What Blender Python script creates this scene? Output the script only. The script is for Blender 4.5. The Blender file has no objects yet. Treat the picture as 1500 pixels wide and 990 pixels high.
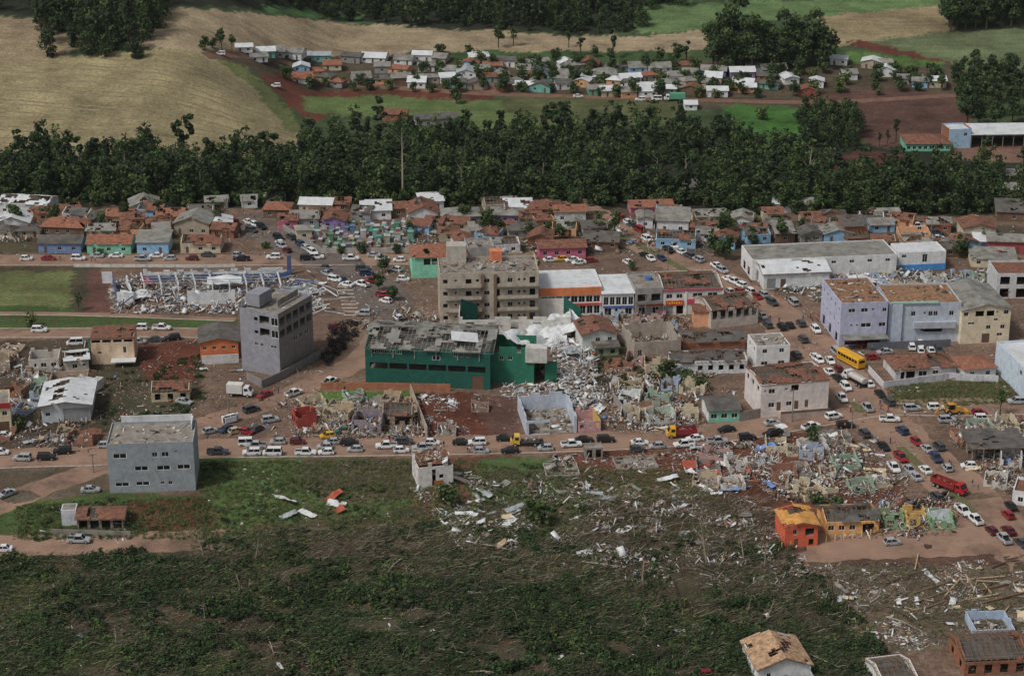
import bpy, bmesh, math, random
import numpy as np
from mathutils import Vector, Matrix, noise as mnoise
random.seed(7); rng = np.random.default_rng(7)
R = math.radians
scn = bpy.context.scene
col = scn.collection
# ---------------------------------------------------------------- camera
CAM_H, PITCH, FPX = 202.0, 21.0, 3000.0          # metres, degrees, focal length in 1500 px wide picture
cam = bpy.data.cameras.new('camera'); cam.sensor_width = 36; cam.lens = 36*FPX/1500
cam.clip_start = 1; cam.clip_end = 9000
camo = bpy.data.objects.new('camera', cam); col.objects.link(camo)
camo.location = (0, 0, CAM_H); camo.rotation_euler = (R(90-PITCH), 0, 0); scn.camera = camo
# ---------------------------------------------------------------- sky, sun, exposure (bright overcast)
SUN_EL, SUN_AZ = 52.0, -55.0                     # azimuth measured from behind the camera towards the left
w = bpy.data.worlds.new('World'); scn.world = w; w.use_nodes = True
nt = w.node_tree; nt.nodes.clear()
sky = nt.nodes.new('ShaderNodeTexSky'); sky.sky_type = 'NISHITA'; sky.sun_disc = False
sd = Vector((math.sin(R(SUN_AZ))*math.cos(R(SUN_EL)), -math.cos(R(SUN_AZ))*math.cos(R(SUN_EL)), math.sin(R(SUN_EL))))
sky.sun_elevation = R(SUN_EL); sky.sun_rotation = math.atan2(sd.x, sd.y)
sky.dust_density = 4.0; sky.air_density = 1.0; sky.ozone_density = 1.0
hs = nt.nodes.new('ShaderNodeHueSaturation'); hs.inputs['Saturation'].default_value = 0.35   # cloud cover greys the sky light
bg = nt.nodes.new('ShaderNodeBackground'); bg.inputs['Strength'].default_value = 0.085
wo = nt.nodes.new('ShaderNodeOutputWorld')
nt.links.new(sky.outputs[0], hs.inputs['Color']); nt.links.new(hs.outputs[0], bg.inputs[0]); nt.links.new(bg.outputs[0], wo.inputs[0])
sl = bpy.data.lights.new('sun', 'SUN'); sl.energy = 2.0; sl.angle = R(10); sl.color = (1, 0.96, 0.9)
so = bpy.data.objects.new('sun', sl); col.objects.link(so); so.rotation_euler = sd.to_track_quat('Z', 'Y').to_euler()
scn.view_settings.view_transform = 'Standard'; scn.view_settings.look = 'None'
scn.view_settings.exposure = -0.22; scn.view_settings.gamma = 1.0
scn.render.resolution_x = 1024; scn.render.resolution_y = 675
# ---------------------------------------------------------------- terrain height and picture-to-ground lookup
_BY = [0, 300, 380, 425, 640, 665, 700, 745, 790, 840, 870, 930, 1000, 1100, 1300, 1800, 3500]
_BZ = [-8, -6, -3, 0, 0, -1.5, -8, -17, -20, -19.5, -18, -12, -8, 8, 40, 90, 140]
def sstep(a, b, x):
    t = np.clip((x-a)/(b-a), 0, 1); return t*t*(3-2*t)
def gz(x, y):
    x = np.asarray(x, float); y = np.asarray(y, float)
    z = np.interp(y, _BY, _BZ)
    z = z + 30*sstep(-72, -150, x)*sstep(722, 862, y)
    z = z + 0.35*np.sin(x*.21+1)*np.sin(y*.17)*sstep(405, 385, y)
    return z
_c, _s = math.cos(R(PITCH)), math.sin(R(PITCH))
def P(px, py, up=0.0):
    """ground point seen at picture position (px, py)"""
    a = (px-750)/FPX; b = (495-py)/FPX
    d = Vector((a, _c+b*_s, -_s+b*_c))
    t = CAM_H/-d.z if d.z < 0 else 1e9
    if 426 <= t*d.y <= 638: return Vector((d.x*t, d.y*t, up))
    y0 = 300.0 if t*d.y < 426 else 560.0
    ys = np.arange(y0, 2600, 3.0); ts = ys/d.y
    f = CAM_H+d.z*ts-gz(d.x*ts, ys)
    i = int(np.argmax(f <= 0))
    if f[i] > 0: i = len(ys)-1
    if i == 0: i = 1
    lo, hi = ts[i-1], ts[i]
    for _ in range(18):
        m = .5*(lo+hi)
        if CAM_H+d.z*m-float(gz(d.x*m, d.y*m)) > 0: lo = m
        else: hi = m
    return Vector((d.x*hi, d.y*hi, float(gz(d.x*hi, d.y*hi))+up))
def pix(x, y, z):
    """arrays of world points -> picture coordinates"""
    zc = y*_c-(z-CAM_H)*_s; yc = y*_s+(z-CAM_H)*_c
    return 750+FPX*x/zc, 495-FPX*yc/zc
def SC(p): return FPX/(p.y*_c-(p.z-CAM_H)*_s)      # pixels per metre at a point
def inpoly(px, py, poly):
    r = np.zeros(np.shape(px), bool); n = len(poly); j = n-1
    for i in range(n):
        xi, yi = poly[i]; xj, yj = poly[j]
        if yi != yj:
            c = ((yi > py) != (yj > py)) & (px < (xj-xi)*(py-yi)/(yj-yi)+xi); r ^= c
        j = i
    return r
def scatter(poly, n):
    """n ground points spread evenly over the ground seen inside a picture polygon"""
    W = [P(*q) for q in poly]; xs = [q.x for q in W]; ys = [q.y for q in W]
    wp = [(q.x, q.y) for q in W]; out = np.zeros((0, 2)); k = 0
    while len(out) < n and k < 60:
        c = np.column_stack([rng.uniform(min(xs), max(xs), n*2), rng.uniform(min(ys), max(ys), n*2)])
        out = np.vstack([out, c[inpoly(c[:, 0], c[:, 1], wp)]]); k += 1
    out = out[:n]; return np.column_stack([out, gz(out[:, 0], out[:, 1])])
# ---------------------------------------------------------------- materials
def lin(v): v /= 255.0; return v/12.92 if v <= .04045 else ((v+.055)/1.055)**2.4
KL = 1.55
def C(r, g, b, k=None):
    k = KL if k is None else k; m = .3*r+.59*g+.11*b; r, g, b = (q+(m-q)*.12 for q in (r, g, b))      # mixed slightly towards grey, putting haze into every colour
    return tuple(min(.8, lin(q)*k) for q in (r, g, b))
_mats = {}
def mat(c, rough=.85, var=.25, scale=.6, metal=0.0, bump=0.0, bscale=4.0, stain=None, stain_amt=.5, spec=.3, alpha_leaf=False):
    key = (tuple(round(q, 4) for q in c), rough, var, scale, metal, bump, bscale, stain, stain_amt, spec, alpha_leaf)
    if key in _mats: return _mats[key]
    m = bpy.data.materials.new('surface'); m.use_nodes = True; n = m.node_tree; L = n.links
    b = n.nodes['Principled BSDF']; b.inputs['Roughness'].default_value = rough; b.inputs['Metallic'].default_value = metal
    b.inputs['Specular IOR Level'].default_value = spec
    g = n.nodes.new('ShaderNodeNewGeometry')
    no = n.nodes.new('ShaderNodeTexNoise'); no.inputs['Scale'].default_value = scale; no.inputs['Detail'].default_value = 5; no.inputs['Roughness'].default_value = .65
    L.new(g.outputs['Position'], no.inputs['Vector'])
    mr = n.nodes.new('ShaderNodeMapRange'); mr.inputs[1].default_value = .3; mr.inputs[2].default_value = .7
    mr.inputs[3].default_value = 1-var; mr.inputs[4].default_value = 1+var*.8; L.new(no.outputs[0], mr.inputs[0])
    mx = n.nodes.new('ShaderNodeVectorMath'); mx.operation = 'SCALE'; mx.inputs[0].default_value = c; L.new(mr.outputs[0], mx.inputs['Scale'])
    out = mx.outputs[0]
    if stain is not None:
        n2 = n.nodes.new('ShaderNodeTexNoise'); n2.inputs['Scale'].default_value = scale*.7; n2.inputs['Detail'].default_value = 8; n2.inputs['Roughness'].default_value = .75
        mp = n.nodes.new('ShaderNodeMapping'); mp.inputs['Scale'].default_value = (1, 1, .45); mp.inputs['Location'].default_value = (31, 7, 3)
        L.new(g.outputs['Position'], mp.inputs[0]); L.new(mp.outputs[0], n2.inputs['Vector'])
        r2 = n.nodes.new('ShaderNodeMapRange'); r2.inputs[1].default_value = .48; r2.inputs[2].default_value = .66; r2.inputs[4].default_value = stain_amt
        L.new(n2.outputs[0], r2.inputs[0])
        mi = n.nodes.new('ShaderNodeMix'); mi.data_type = 'RGBA'; L.new(r2.outputs[0], mi.inputs[0]); L.new(out, mi.inputs[6]); mi.inputs[7].default_value = (*stain, 1)
        out = mi.outputs[2]
    L.new(out, b.inputs['Base Color'])
    if bump:
        n3 = n.nodes.new('ShaderNodeTexNoise'); n3.inputs['Scale'].default_value = bscale; n3.inputs['Detail'].default_value = 4; L.new(g.outputs['Position'], n3.inputs['Vector'])
        bp = n.nodes.new('ShaderNodeBump'); bp.inputs['Strength'].default_value = 1; bp.inputs['Distance'].default_value = bump
        L.new(n3.outputs[0], bp.inputs['Height']); L.new(bp.outputs[0], b.inputs['Normal'])
    if alpha_leaf:
        b.inputs['Transmission Weight'].default_value = 0
        tr = n.nodes.new('ShaderNodeBsdfTranslucent'); L.new(out, tr.inputs[0]); ms = n.nodes.new('ShaderNodeMixShader'); ms.inputs[0].default_value = .25
        o = n.nodes['Material Output']; L.new(b.outputs[0], ms.inputs[1]); L.new(tr.outputs[0], ms.inputs[2]); L.new(ms.outputs[0], o.inputs[0])
    _mats[key] = m; return m
DIRT = C(84, 62, 50)
def paint(r, g, b, dirt=.45): return mat(C(r, g, b), .85, .2, .8, stain=tuple(q*.5+d_*.12 for q, d_ in zip(C(r, g, b), DIRT)), stain_amt=min(.9, dirt+.15))
M_GLASS = mat((.012, .015, .018), .15, .3, 1.2, spec=.5)
M_DARK = mat((.02, .02, .02), .9)
M_FRAME = mat(C(190, 190, 188), .6, .1)
M_CONC = mat(C(122, 116, 108), .9, .3, .5, stain=C(72, 64, 56), stain_amt=.7, bump=.03)
M_WOOD = mat(C(112, 86, 64), .85, .4, 1.5)
M_WOODL = mat(C(150, 128, 100), .85, .35, 1.5)
M_TILE = mat(C(112, 74, 58), .9, .5, 1.2, stain=C(64, 46, 38), stain_amt=.8, bump=.06, bscale=6)
M_TILEO = mat(C(132, 84, 64), .9, .4, 1.3, stain=C(80, 56, 46), stain_amt=.9, bump=.08, bscale=6)
M_FIB = mat(C(118, 116, 110), .9, .3, .4, stain=C(66, 63, 58), stain_amt=.8, bump=.05, bscale=5)
M_FIBD = mat(C(84, 80, 76), .9, .35, .4, stain=C(46, 44, 42), stain_amt=.7, bump=.05, bscale=5)
M_METW = mat(C(178, 181, 183), .5, .15, .4, stain=C(130, 130, 128), stain_amt=.5, spec=.5)
M_METG = mat(C(140, 146, 150), .5, .2, .4, stain=C(92, 90, 88), stain_amt=.5, spec=.5)
M_BRICK = mat(C(132, 86, 64), .9, .3, 1.0, stain=C(84, 58, 46), stain_amt=.6, bump=.04)
ROOFM = {'tile': M_TILE, 'orange': M_TILEO, 'fib': M_FIB, 'dark': M_FIBD, 'white': M_METW, 'grey': M_METG, 'conc': M_CONC}
ROOFW = {'tile': 'brown tiled', 'orange': 'orange tiled', 'fib': 'grey fibre cement', 'dark': 'dark grey', 'white': 'white metal', 'grey': 'grey metal', 'conc': 'concrete'}
# ---------------------------------------------------------------- mesh helpers
class MB:
    def __init__(s): s.v = []; s.f = []; s.m = []
    def add(s, vs, fs, mi=0):
        o = len(s.v); s.v += [tuple(q) for q in vs]; s.f += [tuple(o+i for i in f) for f in fs]; s.m += [mi]*len(fs); return s
    def box(s, c, d, mi=0, M=None, taper=1.0):
        x, y, z = (q/2 for q in d); vs = []
        for sz in (-1, 1):
            k = taper if sz > 0 else 1
            for sx, sy in ((-1, -1), (1, -1), (1, 1), (-1, 1)): vs.append(Vector((sx*x*k, sy*y*k, sz*z)))
        vs = [(M @ q if M else q)+Vector(c) for q in vs]
        return s.add(vs, [(3, 2, 1, 0), (4, 5, 6, 7), (0, 1, 5, 4), (1, 2, 6, 5), (2, 3, 7, 6), (3, 0, 4, 7)], mi)
    def rings(s, rs, mi=0, cap=True):
        n = len(rs[0]); vs = [q for r in rs for q in r]; fs = []
        for i in range(len(rs)-1):
            for j in range(n):
                k = (j+1) % n; fs.append((i*n+j, i*n+k, (i+1)*n+k, (i+1)*n+j))
        if cap: fs += [tuple(range(n-1, -1, -1)), tuple((len(rs)-1)*n+j for j in range(n))]
        return s.add(vs, fs, mi)
    def tube(s, pts, rad, n=6, mi=0):
        rs = []
        for i, p in enumerate(pts):
            p = Vector(p); d = (Vector(pts[min(i+1, len(pts)-1)])-Vector(pts[max(i-1, 0)])).normalized()
            a = d.orthogonal().normalized(); b = d.cross(a)
            rs.append([p+(a*math.cos(2*math.pi*k/n)+b*math.sin(2*math.pi*k/n))*rad[i] for k in range(n)])
        return s.rings(rs, mi)
    def mesh(s, name, mats):
        me = bpy.data.meshes.new(name); me.from_pydata(s.v, [], s.f)
        for m in mats: me.materials.append(m)
        if len(mats) > 1: me.polygons.foreach_set('material_index', s.m)
        me.update(); return me
    def build(s, name, mats, parent=None):
        return ob(name, s.mesh(name, mats if isinstance(mats, (list, tuple)) else [mats]), parent)
def ob(name, data, parent=None, loc=None, rot=None, sc=None):
    o = bpy.data.objects.new(name, data); col.objects.link(o)
    if parent: o.parent = parent
    if loc is not None: o.location = loc
    if rot is not None: o.rotation_euler = rot
    if sc is not None: o.scale = sc
    return o
def tag(o, label, cat, group=None, kind=None):
    o['label'] = label; o['category'] = cat
    if group: o['group'] = group
    if kind: o['kind'] = kind
    return o
def empty(name, loc, rz, label, cat, group=None):
    o = ob(name, None, None, loc, (0, 0, rz)); o.empty_display_size = .5
    return tag(o, label, cat, group)
def struct(o): o['kind'] = 'structure'; return o
def npmesh(name, V, F, mats, mi=None):
    me = bpy.data.meshes.new(name); V = np.asarray(V, np.float32); F = np.asarray(F, np.int32); k = F.shape[1]
    me.vertices.add(len(V)); me.vertices.foreach_set('co', V.ravel()); me.loops.add(F.size); me.loops.foreach_set('vertex_index', F.ravel())
    me.polygons.add(len(F)); me.polygons.foreach_set('loop_start', np.arange(0, F.size, k, dtype=np.int32))
    me.polygons.foreach_set('loop_total', np.full(len(F), k, np.int32))
    for m in mats: me.materials.append(m)
    if mi is not None: me.polygons.foreach_set('material_index', np.asarray(mi, np.int32))
    me.update(calc_edges=True); return me
_unit = {}
def ubox(m):
    """unit cube mesh shared by every beam, plank and slab of one material"""
    if m.name not in _unit: _unit[m.name] = MB().box((0, 0, 0), (1, 1, 1)).mesh('unit', [m])
    return _unit[m.name]
def beam(name, a, b, wd, ht, m, parent=None):
    a = Vector(a); b = Vector(b); d = b-a; L = d.length
    o = ob(name, ubox(m), parent, (a+b)/2, None, (L, wd, ht)); o.rotation_mode = 'QUATERNION'
    o.rotation_quaternion = d.to_track_quat('X', 'Z'); return o
# ---------------------------------------------------------------- ground sheet: what grows or lies where
GRASS, GRASSB, OLIVE, WHEAT, RED, SOIL, TOWN = (60, 80, 40), (66, 96, 40), (82, 90, 58), (130, 119, 86), (92, 52, 40), (90, 62, 48), (108, 88, 74)
SCRUB, WOODF = (64, 62, 46), (42, 46, 34)
REG = [  # picture polygon, colour of the ground cover there
 ([(-300, 210), (1800, 210), (1800, 330), (-300, 300)], WOODF),
 ([(-300, -200), (1800, -200), (1800, 212), (-300, 212)], (60, 74, 46)),
 ([(-300, 92), (0, 90), (130, 80), (230, 72), (310, 74), (345, 100), (385, 135), (440, 190), (440, 240), (-300, 240)], WHEAT),
 ([(-300, 28), (60, 26), (140, 60), (60, 92), (-300, 100)], (132, 116, 90)),
 ([(225, 8), (390, 22), (530, 36), (870, 54), (960, 52), (1035, 44), (1035, 74), (600, 84), (300, 78), (190, 66)], (138, 122, 96)),
 ([(330, 75), (395, 132), (445, 190), (425, 196), (370, 128), (305, 78)], (92, 98, 58)),
 ([(240, -200), (240, 6), (395, 14), (530, 34), (700, 44), (870, 52), (950, 46), (935, 22), (1000, 8), (1000, -200)], WOODF),
 ([(-300, -200), (60, -200), (60, 24), (-300, 28)], WOODF),
 ([(385, 8), (530, 20), (530, 36), (388, 18)], (70, 100, 58)),
 ([(900, 10), (1200, 0), (1390, -5), (1390, 10), (1190, 24), (1030, 44), (940, 50)], (84, 106, 64)),
 ([(1195, 24), (1385, 8), (1398, 46), (1215, 68), (1205, 50)], (128, 114, 84)),
 ([(1230, 66), (1400, 44), (1600, 30), (1600, 116), (1470, 118), (1400, 92), (1290, 70)], (90, 100, 68)),
 ([(1240, 76), (1390, 92), (1340, 110), (1250, 96)], (74, 102, 48)),
 ([(1235, 62), (1270, 62), (1390, 90), (1420, 112), (1360, 118), (1395, 96), (1270, 72)], RED),
 ([(310, 78), (1000, 88), (1400, 100), (1400, 150), (1000, 160), (700, 140), (440, 140), (380, 110)], (76, 66, 52)),
 ([(600, 75), (1000, 76), (1000, 92), (600, 88)], (58, 80, 44)),
 ([(380, 112), (420, 108), (480, 170), (455, 185)], RED),
 ([(430, 136), (620, 130), (740, 134), (720, 146), (450, 146)], RED),
 ([(700, 100), (740, 100), (735, 136), (700, 138)], (98, 70, 62)),
 ([(440, 142), (560, 140), (700, 148), (1000, 152), (1010, 180), (720, 190), (640, 184), (450, 166)], (82, 98, 54)),
 ([(720, 136), (1000, 146), (1010, 178), (760, 182)], (78, 82, 50)),
 ([(1055, 154), (1195, 158), (1185, 192), (1135, 208), (1075, 182)], (58, 96, 40)),
 ([(1190, 140), (1300, 128), (1400, 140), (1425, 165), (1415, 200), (1300, 218), (1250, 205)], (84, 60, 52)),
 ([(1200, 235), (1260, 222), (1335, 228), (1320, 250), (1200, 266)], (80, 48, 42)),
 ([(1400, 212), (1600, 208), (1600, 240), (1380, 236)], (112, 84, 70)),
 # town
 ([(-300, 300), (1800, 320), (1800, 1400), (-300, 1400)], TOWN),
 ([(-300, 300), (300, 310), (300, 372), (-300, 372)], (70, 66, 48)),
 ([(600, 300), (1060, 310), (1060, 372), (600, 372)], (78, 72, 60)),
 ([(1060, 320), (1500, 330), (1500, 372), (1060, 372)], (72, 66, 54)),
 ([(-300, 396), (104, 396), (110, 452), (-300, 452)], (92, 100, 58)),
 ([(-300, 388), (150, 388), (150, 398), (-300, 398)], (74, 66, 50)),
 ([(-300, 452), (112, 448), (126, 460), (345, 466), (345, 490), (-300, 490)], GRASS),
 ([(126, 396), (150, 396), (165, 458), (126, 460)], (92, 62, 54)),
 ([(105, 392), (128, 392), (128, 458), (105, 458)], SCRUB),
 ([(-300, 498), (140, 498), (140, 660), (-300, 660)], (70, 62, 50)),
 ([(130, 505), (300, 500), (300, 560), (260, 610), (140, 610)], (64, 60, 44)),
 ([(200, 505), (290, 500), (290, 560), (215, 560)], RED),
 ([(140, 575), (300, 575), (270, 630), (140, 635)], SCRUB),
 ([(440, 572), (620, 572), (600, 588), (450, 592)], GRASSB),
 ([(600, 575), (700, 575), (720, 640), (600, 640)], RED),
 ([(690, 580), (760, 580), (765, 640), (715, 640)], (90, 66, 58)),
 ([(1300, 562), (1480, 556), (1495, 592), (1310, 600)], (78, 72, 48)),
 ([(850, 505), (960, 500), (980, 580), (860, 560)], SCRUB),
 ([(-300, 674), (160, 674), (160, 735), (0, 760), (-300, 760)], (88, 78, 64)),
 ([(20, 735), (160, 722), (300, 724), (320, 780), (20, 792), (-300, 792)], GRASS),
 ([(180, 735), (310, 725), (330, 770), (200, 780)], (88, 52, 40)),
 ([(285, 672), (600, 670), (620, 760), (420, 790), (320, 790)], (70, 94, 48)),
 ([(440, 672), (610, 670), (620, 730), (470, 735)], (78, 68, 52)),
 ([(620, 668), (760, 668), (720, 760), (600, 760)], (96, 64, 50)),
 ([(700, 672), (820, 668), (850, 760), (760, 790), (690, 760)], (68, 90, 48)),
 ([(800, 664), (1010, 655), (1010, 710), (850, 712)], (98, 60, 46)),
 ([(1000, 652), (1230, 630), (1330, 720), (1330, 770), (1100, 770), (1000, 720)], (94, 58, 45)),
 ([(280, 780), (900, 720), (1130, 770), (1130, 820), (900, 850), (280, 850)], (82, 76, 58)),
 ([(-300, 808), (330, 800), (900, 800), (1150, 820), (1300, 960), (1300, 1400), (-300, 1400)], SCRUB),
 ([(720, 780), (850, 790), (870, 860), (780, 870)], (84, 84, 58)),
 ([(1130, 798), (1600, 790), (1600, 830), (1140, 830)], (80, 60, 50)),
 ([(1180, 828), (1600, 828), (1600, 925), (1320, 960), (1250, 900)], (100, 88, 72)),
]
def build_ground():
    xs = np.concatenate([np.linspace(-2600, -300, 24)[:-1], np.arange(-300, 300.1, 1.3), np.linspace(300, 2600, 24)[1:]])
    ys = np.concatenate([np.linspace(-200, 325, 14)[:-1], np.arange(325, 665, 1.15), np.arange(665, 1080, 2.0), np.linspace(1080, 3500, 60)])
    X, Y = np.meshgrid(xs, ys); x = X.ravel(); y = Y.ravel(); z = gz(x, y); nx, ny = len(xs), len(ys)
    V = np.column_stack([x, y, z])
    i = (np.arange(ny-1)[:, None]*nx+np.arange(nx-1)[None, :]).ravel()
    F = np.column_stack([i, i+1, i+1+nx, i+nx])
    px, py = pix(x, np.maximum(y, 150), z)
    jx = np.sin(x*.31+np.sin(y*.23)*2)*3+rng.normal(0, 2.0, len(x)); jy = np.sin(y*.37+np.sin(x*.19)*2)*1.6+rng.normal(0, 1.0, len(x))
    c = np.tile(np.array(C(66, 74, 48, 1.35)), (len(x), 1))
    for poly, rgb in REG: c[inpoly(px+jx, py+jy, poly)] = C(*rgb, 1.35)
    me = npmesh('ground', V, F, [])
    a = me.color_attributes.new('cover', 'FLOAT_COLOR', 'POINT'); a.data.foreach_set('color', np.column_stack([c, np.ones(len(c))]).astype(np.float32).ravel())
    me.polygons.foreach_set('use_smooth', np.ones(len(F), bool))
    m = bpy.data.materials.new('earth_and_grass'); m.use_nodes = True; n = m.node_tree; L = n.links; b = n.nodes['Principled BSDF']
    b.inputs['Roughness'].default_value = .95; b.inputs['Specular IOR Level'].default_value = .15
    at = n.nodes.new('ShaderNodeAttribute'); at.attribute_name = 'cover'; g = n.nodes.new('ShaderNodeNewGeometry')
    def nz(sc, det, lo, hi, a0, a1, loc=0, stretch=None):
        t = n.nodes.new('ShaderNodeTexNoise'); t.inputs['Scale'].default_value = sc; t.inputs['Detail'].default_value = det; t.inputs['Roughness'].default_value = .7
        mp = n.nodes.new('ShaderNodeMapping'); mp.inputs['Location'].default_value = (loc, loc*.7, 0)
        if stretch: mp.inputs['Scale'].default_value = stretch
        L.new(g.outputs['Position'], mp.inputs[0]); L.new(mp.outputs[0], t.inputs['Vector'])
        r = n.nodes.new('ShaderNodeMapRange'); r.inputs[1].default_value = lo; r.inputs[2].default_value = hi; r.inputs[3].default_value = a0; r.inputs[4].default_value = a1
        L.new(t.outputs[0], r.inputs[0]); return r.outputs[0]
    def mul(a, f):
        v = n.nodes.new('ShaderNodeVectorMath'); v.operation = 'SCALE'; L.new(a, v.inputs[0]); L.new(f, v.inputs['Scale']); return v.outputs[0]
    o = mul(at.outputs['Color'], nz(.05, 5, .32, .68, .6, 1.4)); o = mul(o, nz(.9, 6, .25, .75, .5, 1.45, 9)); o = mul(o, nz(3.2, 4, .3, .7, .7, 1.3, 19)); o = mul(o, nz(.12, 5, .3, .7, .82, 1.18, 40, (.25, 3.0, 1)))
    mx = n.nodes.new('ShaderNodeMix'); mx.data_type = 'RGBA'; L.new(nz(.3, 8, .5, .66, 0, .62, 77), mx.inputs[0]); L.new(o, mx.inputs[6]); mx.inputs[7].default_value = (*C(98, 66, 50, 1.25), 1)
    # only near ground shows bare patches; far fields stay whole
    sx = n.nodes.new('ShaderNodeSeparateXYZ'); L.new(g.outputs['Position'], sx.inputs[0])
    fr = n.nodes.new('ShaderNodeMapRange'); fr.inputs[1].default_value = 640; fr.inputs[2].default_value = 700; fr.inputs[3].default_value = 1; fr.inputs[4].default_value = 0; L.new(sx.outputs[1], fr.inputs[0])
    m2 = n.nodes.new('ShaderNodeMix'); m2.data_type = 'RGBA'; L.new(fr.outputs[0], m2.inputs[0]); L.new(o, m2.inputs[6]); L.new(mx.outputs[2], m2.inputs[7])
    L.new(m2.outputs[2], b.inputs['Base Color'])
    t = n.nodes.new('ShaderNodeTexNoise'); t.inputs['Scale'].default_value = 1.6; t.inputs['Detail'].default_value = 6; L.new(g.outputs['Position'], t.inputs['Vector'])
    bp = n.nodes.new('ShaderNodeBump'); bp.inputs['Distance'].default_value = .35; L.new(t.outputs[0], bp.inputs['Height']); L.new(bp.outputs[0], b.inputs['Normal'])
    me.materials.append(m); struct(ob('ground', me))
build_ground()
# contour furrows on the two wheat fields: low ridges of cut straw
def straw_rows():
    mb = MB()
    for k in range(26):
        y0 = 738+k*5.0+random.uniform(-1.6, 1.6); amp = random.uniform(.1, .3)
        pts = []
        for x in np.arange(-262, -72, 4.0):
            yy = y0+6*math.sin(x*.02+k*.05)+rng.normal(0, .3); pts.append((x, yy))
        L = [(x, y-.55, float(gz(x, y-.55))+.02) for x, y in pts]; T = [(x, y, float(gz(x, y))+.03+amp*random.random()) for x, y in pts]; Rr = [(x, y+.55, float(gz(x, y+.55))+.02) for x, y in pts]
        n = len(pts); mb.add(L+T+Rr, [(i, i+1, n+i+1, n+i) for i in range(n-1)]+[(n+i, n+i+1, 2*n+i+1, 2*n+i) for i in range(n-1)])
    me = mb.mesh('straw_rows', [mat(C(122, 111, 84, 1.35), .95, .35, .5)])
    # keep only the rows that lie on the wheat itself
    bm = bmesh.new(); bm.from_mesh(me); v = np.array([q.co[:] for q in bm.verts]); a, b = pix(v[:, 0], v[:, 1], v[:, 2])
    ok = inpoly(a, b, [(-400, 100), (0, 96), (230, 80), (305, 82), (370, 130), (425, 195), (420, 230), (-400, 235)])
    bm.verts.ensure_lookup_table(); bmesh.ops.delete(bm, geom=[bm.verts[i] for i in np.where(~ok)[0]], context='VERTS'); bm.to_mesh(me); bm.free()
    tag(ob('straw_rows', me), 'low contour rows of cut straw across the wheat hill', 'straw', kind='stuff')
straw_rows()
# ---------------------------------------------------------------- roads (flat sheets with kerbs)
M_ROAD = mat(C(134, 106, 88, 1.4), .9, .22, .12, stain=C(84, 66, 56, 1.3), stain_amt=.8, bump=.03, bscale=2)
M_ASPH = mat(C(98, 88, 82, 1.35), .9, .22, .15, stain=C(80, 64, 55, 1.3), stain_amt=.8, bump=.02, bscale=3)
M_KERB = mat(C(158, 148, 138), .85, .25, .8, stain=C(110, 86, 74), stain_amt=.6)
def smooth_line(pts, n=26):
    W = [P(*q) for q in pts]; W = [W[0]*2-W[1]]+W+[W[-1]*2-W[-2]]; out = []
    for i in range(1, len(W)-2):
        for k in range(n):
            t = k/n; a, b, c, d = W[i-1:i+3]
            out.append(.5*((2*b)+(c-a)*t+(2*a-5*b+4*c-d)*t*t+(3*b-a-3*c+d)*t**3))
    out.append(W[-2]); return out
def strip(mb, pts, off, wd, z, h=0, mi=0):
    n = len(pts); L, Rr = [], []
    for i, p in enumerate(pts):
        d = (pts[min(i+1, n-1)]-pts[max(i-1, 0)]); d.z = 0; d.normalize(); q = Vector((-d.y, d.x, 0))
        for lst, o in ((L, off+wd/2), (Rr, off-wd/2)): v = p+q*(o+(.09*wd*mnoise.noise(Vector((p.x*.35, p.y*.35, o)))*(1 if not h else 0) if wd > 4 else 0)); v.z = float(gz(v.x, v.y))+z; lst.append(v)
    if not h: mb.add(L+Rr, [(n+i, n+i+1, i+1, i) for i in range(n-1)], mi)
    else:
        up = Vector((0, 0, h)); mb.rings([[L[i]-up, Rr[i]-up, Rr[i], L[i]] for i in range(n)], mi)
_zr = [0.012]
def road(name, pts, wd, m, kerbs=(), z=None):
    _zr[0] += .004; mb = MB(); ln = smooth_line(pts); strip(mb, ln, 0, wd, z or _zr[0]); o = struct(mb.build(name, m))
    for sd_ in kerbs:
        k = MB(); strip(k, ln, sd_*(wd/2+.12), .34, .13, .16); k.build('kerb', M_KERB, o)
    return o
road('avenue', [(800, 284), (870, 318), (1000, 386), (1100, 436), (1180, 500), (1262, 585), (1335, 655), (1430, 738), (1530, 830)], 15, M_ROAD)
road('long_street', [(-260, 690), (0, 672), (150, 667), (300, 657), (600, 653), (880, 646), (1050, 634), (1200, 610), (1290, 596), (1400, 596), (1700, 590)], 11, M_ROAD, (-1,))
road('slanting_street', [(-200, 830), (0, 738), (130, 690), (300, 622), (400, 588), (470, 558), (530, 524), (575, 470)], 8.5, M_ROAD)
road('back_street', [(-300, 380), (0, 381), (300, 381), (600, 380), (700, 382)], 10, M_ROAD, (-1,))
road('cemetery_street', [(350, 318), (410, 348), (470, 376), (550, 425), (580, 475)], 16, M_ASPH)
road('park_street', [(-300, 486), (0, 488), (200, 487), (345, 489)], 7, M_ROAD, (1, -1))
road('park_path', [(-300, 459), (0, 459), (150, 461), (345, 468)], 2.6, M_ROAD, (-1,))
road('lower_lane', [(-300, 800), (0, 799), (130, 797), (330, 790)], 9, M_ROAD)
road('lower_street', [(1120, 806), (1300, 797), (1450, 790), (1600, 770)], 12, M_ROAD)
road('hill_street', [(718, 138), (716, 105)], 9, mat(C(104, 76, 68), .9, .2, .3))
road('village_street', [(300, 82), (420, 92), (560, 128), (720, 138), (1000, 146), (1200, 150), (1400, 140)], 5, mat(C(104, 76, 62), .9, .3, .3))
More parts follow.
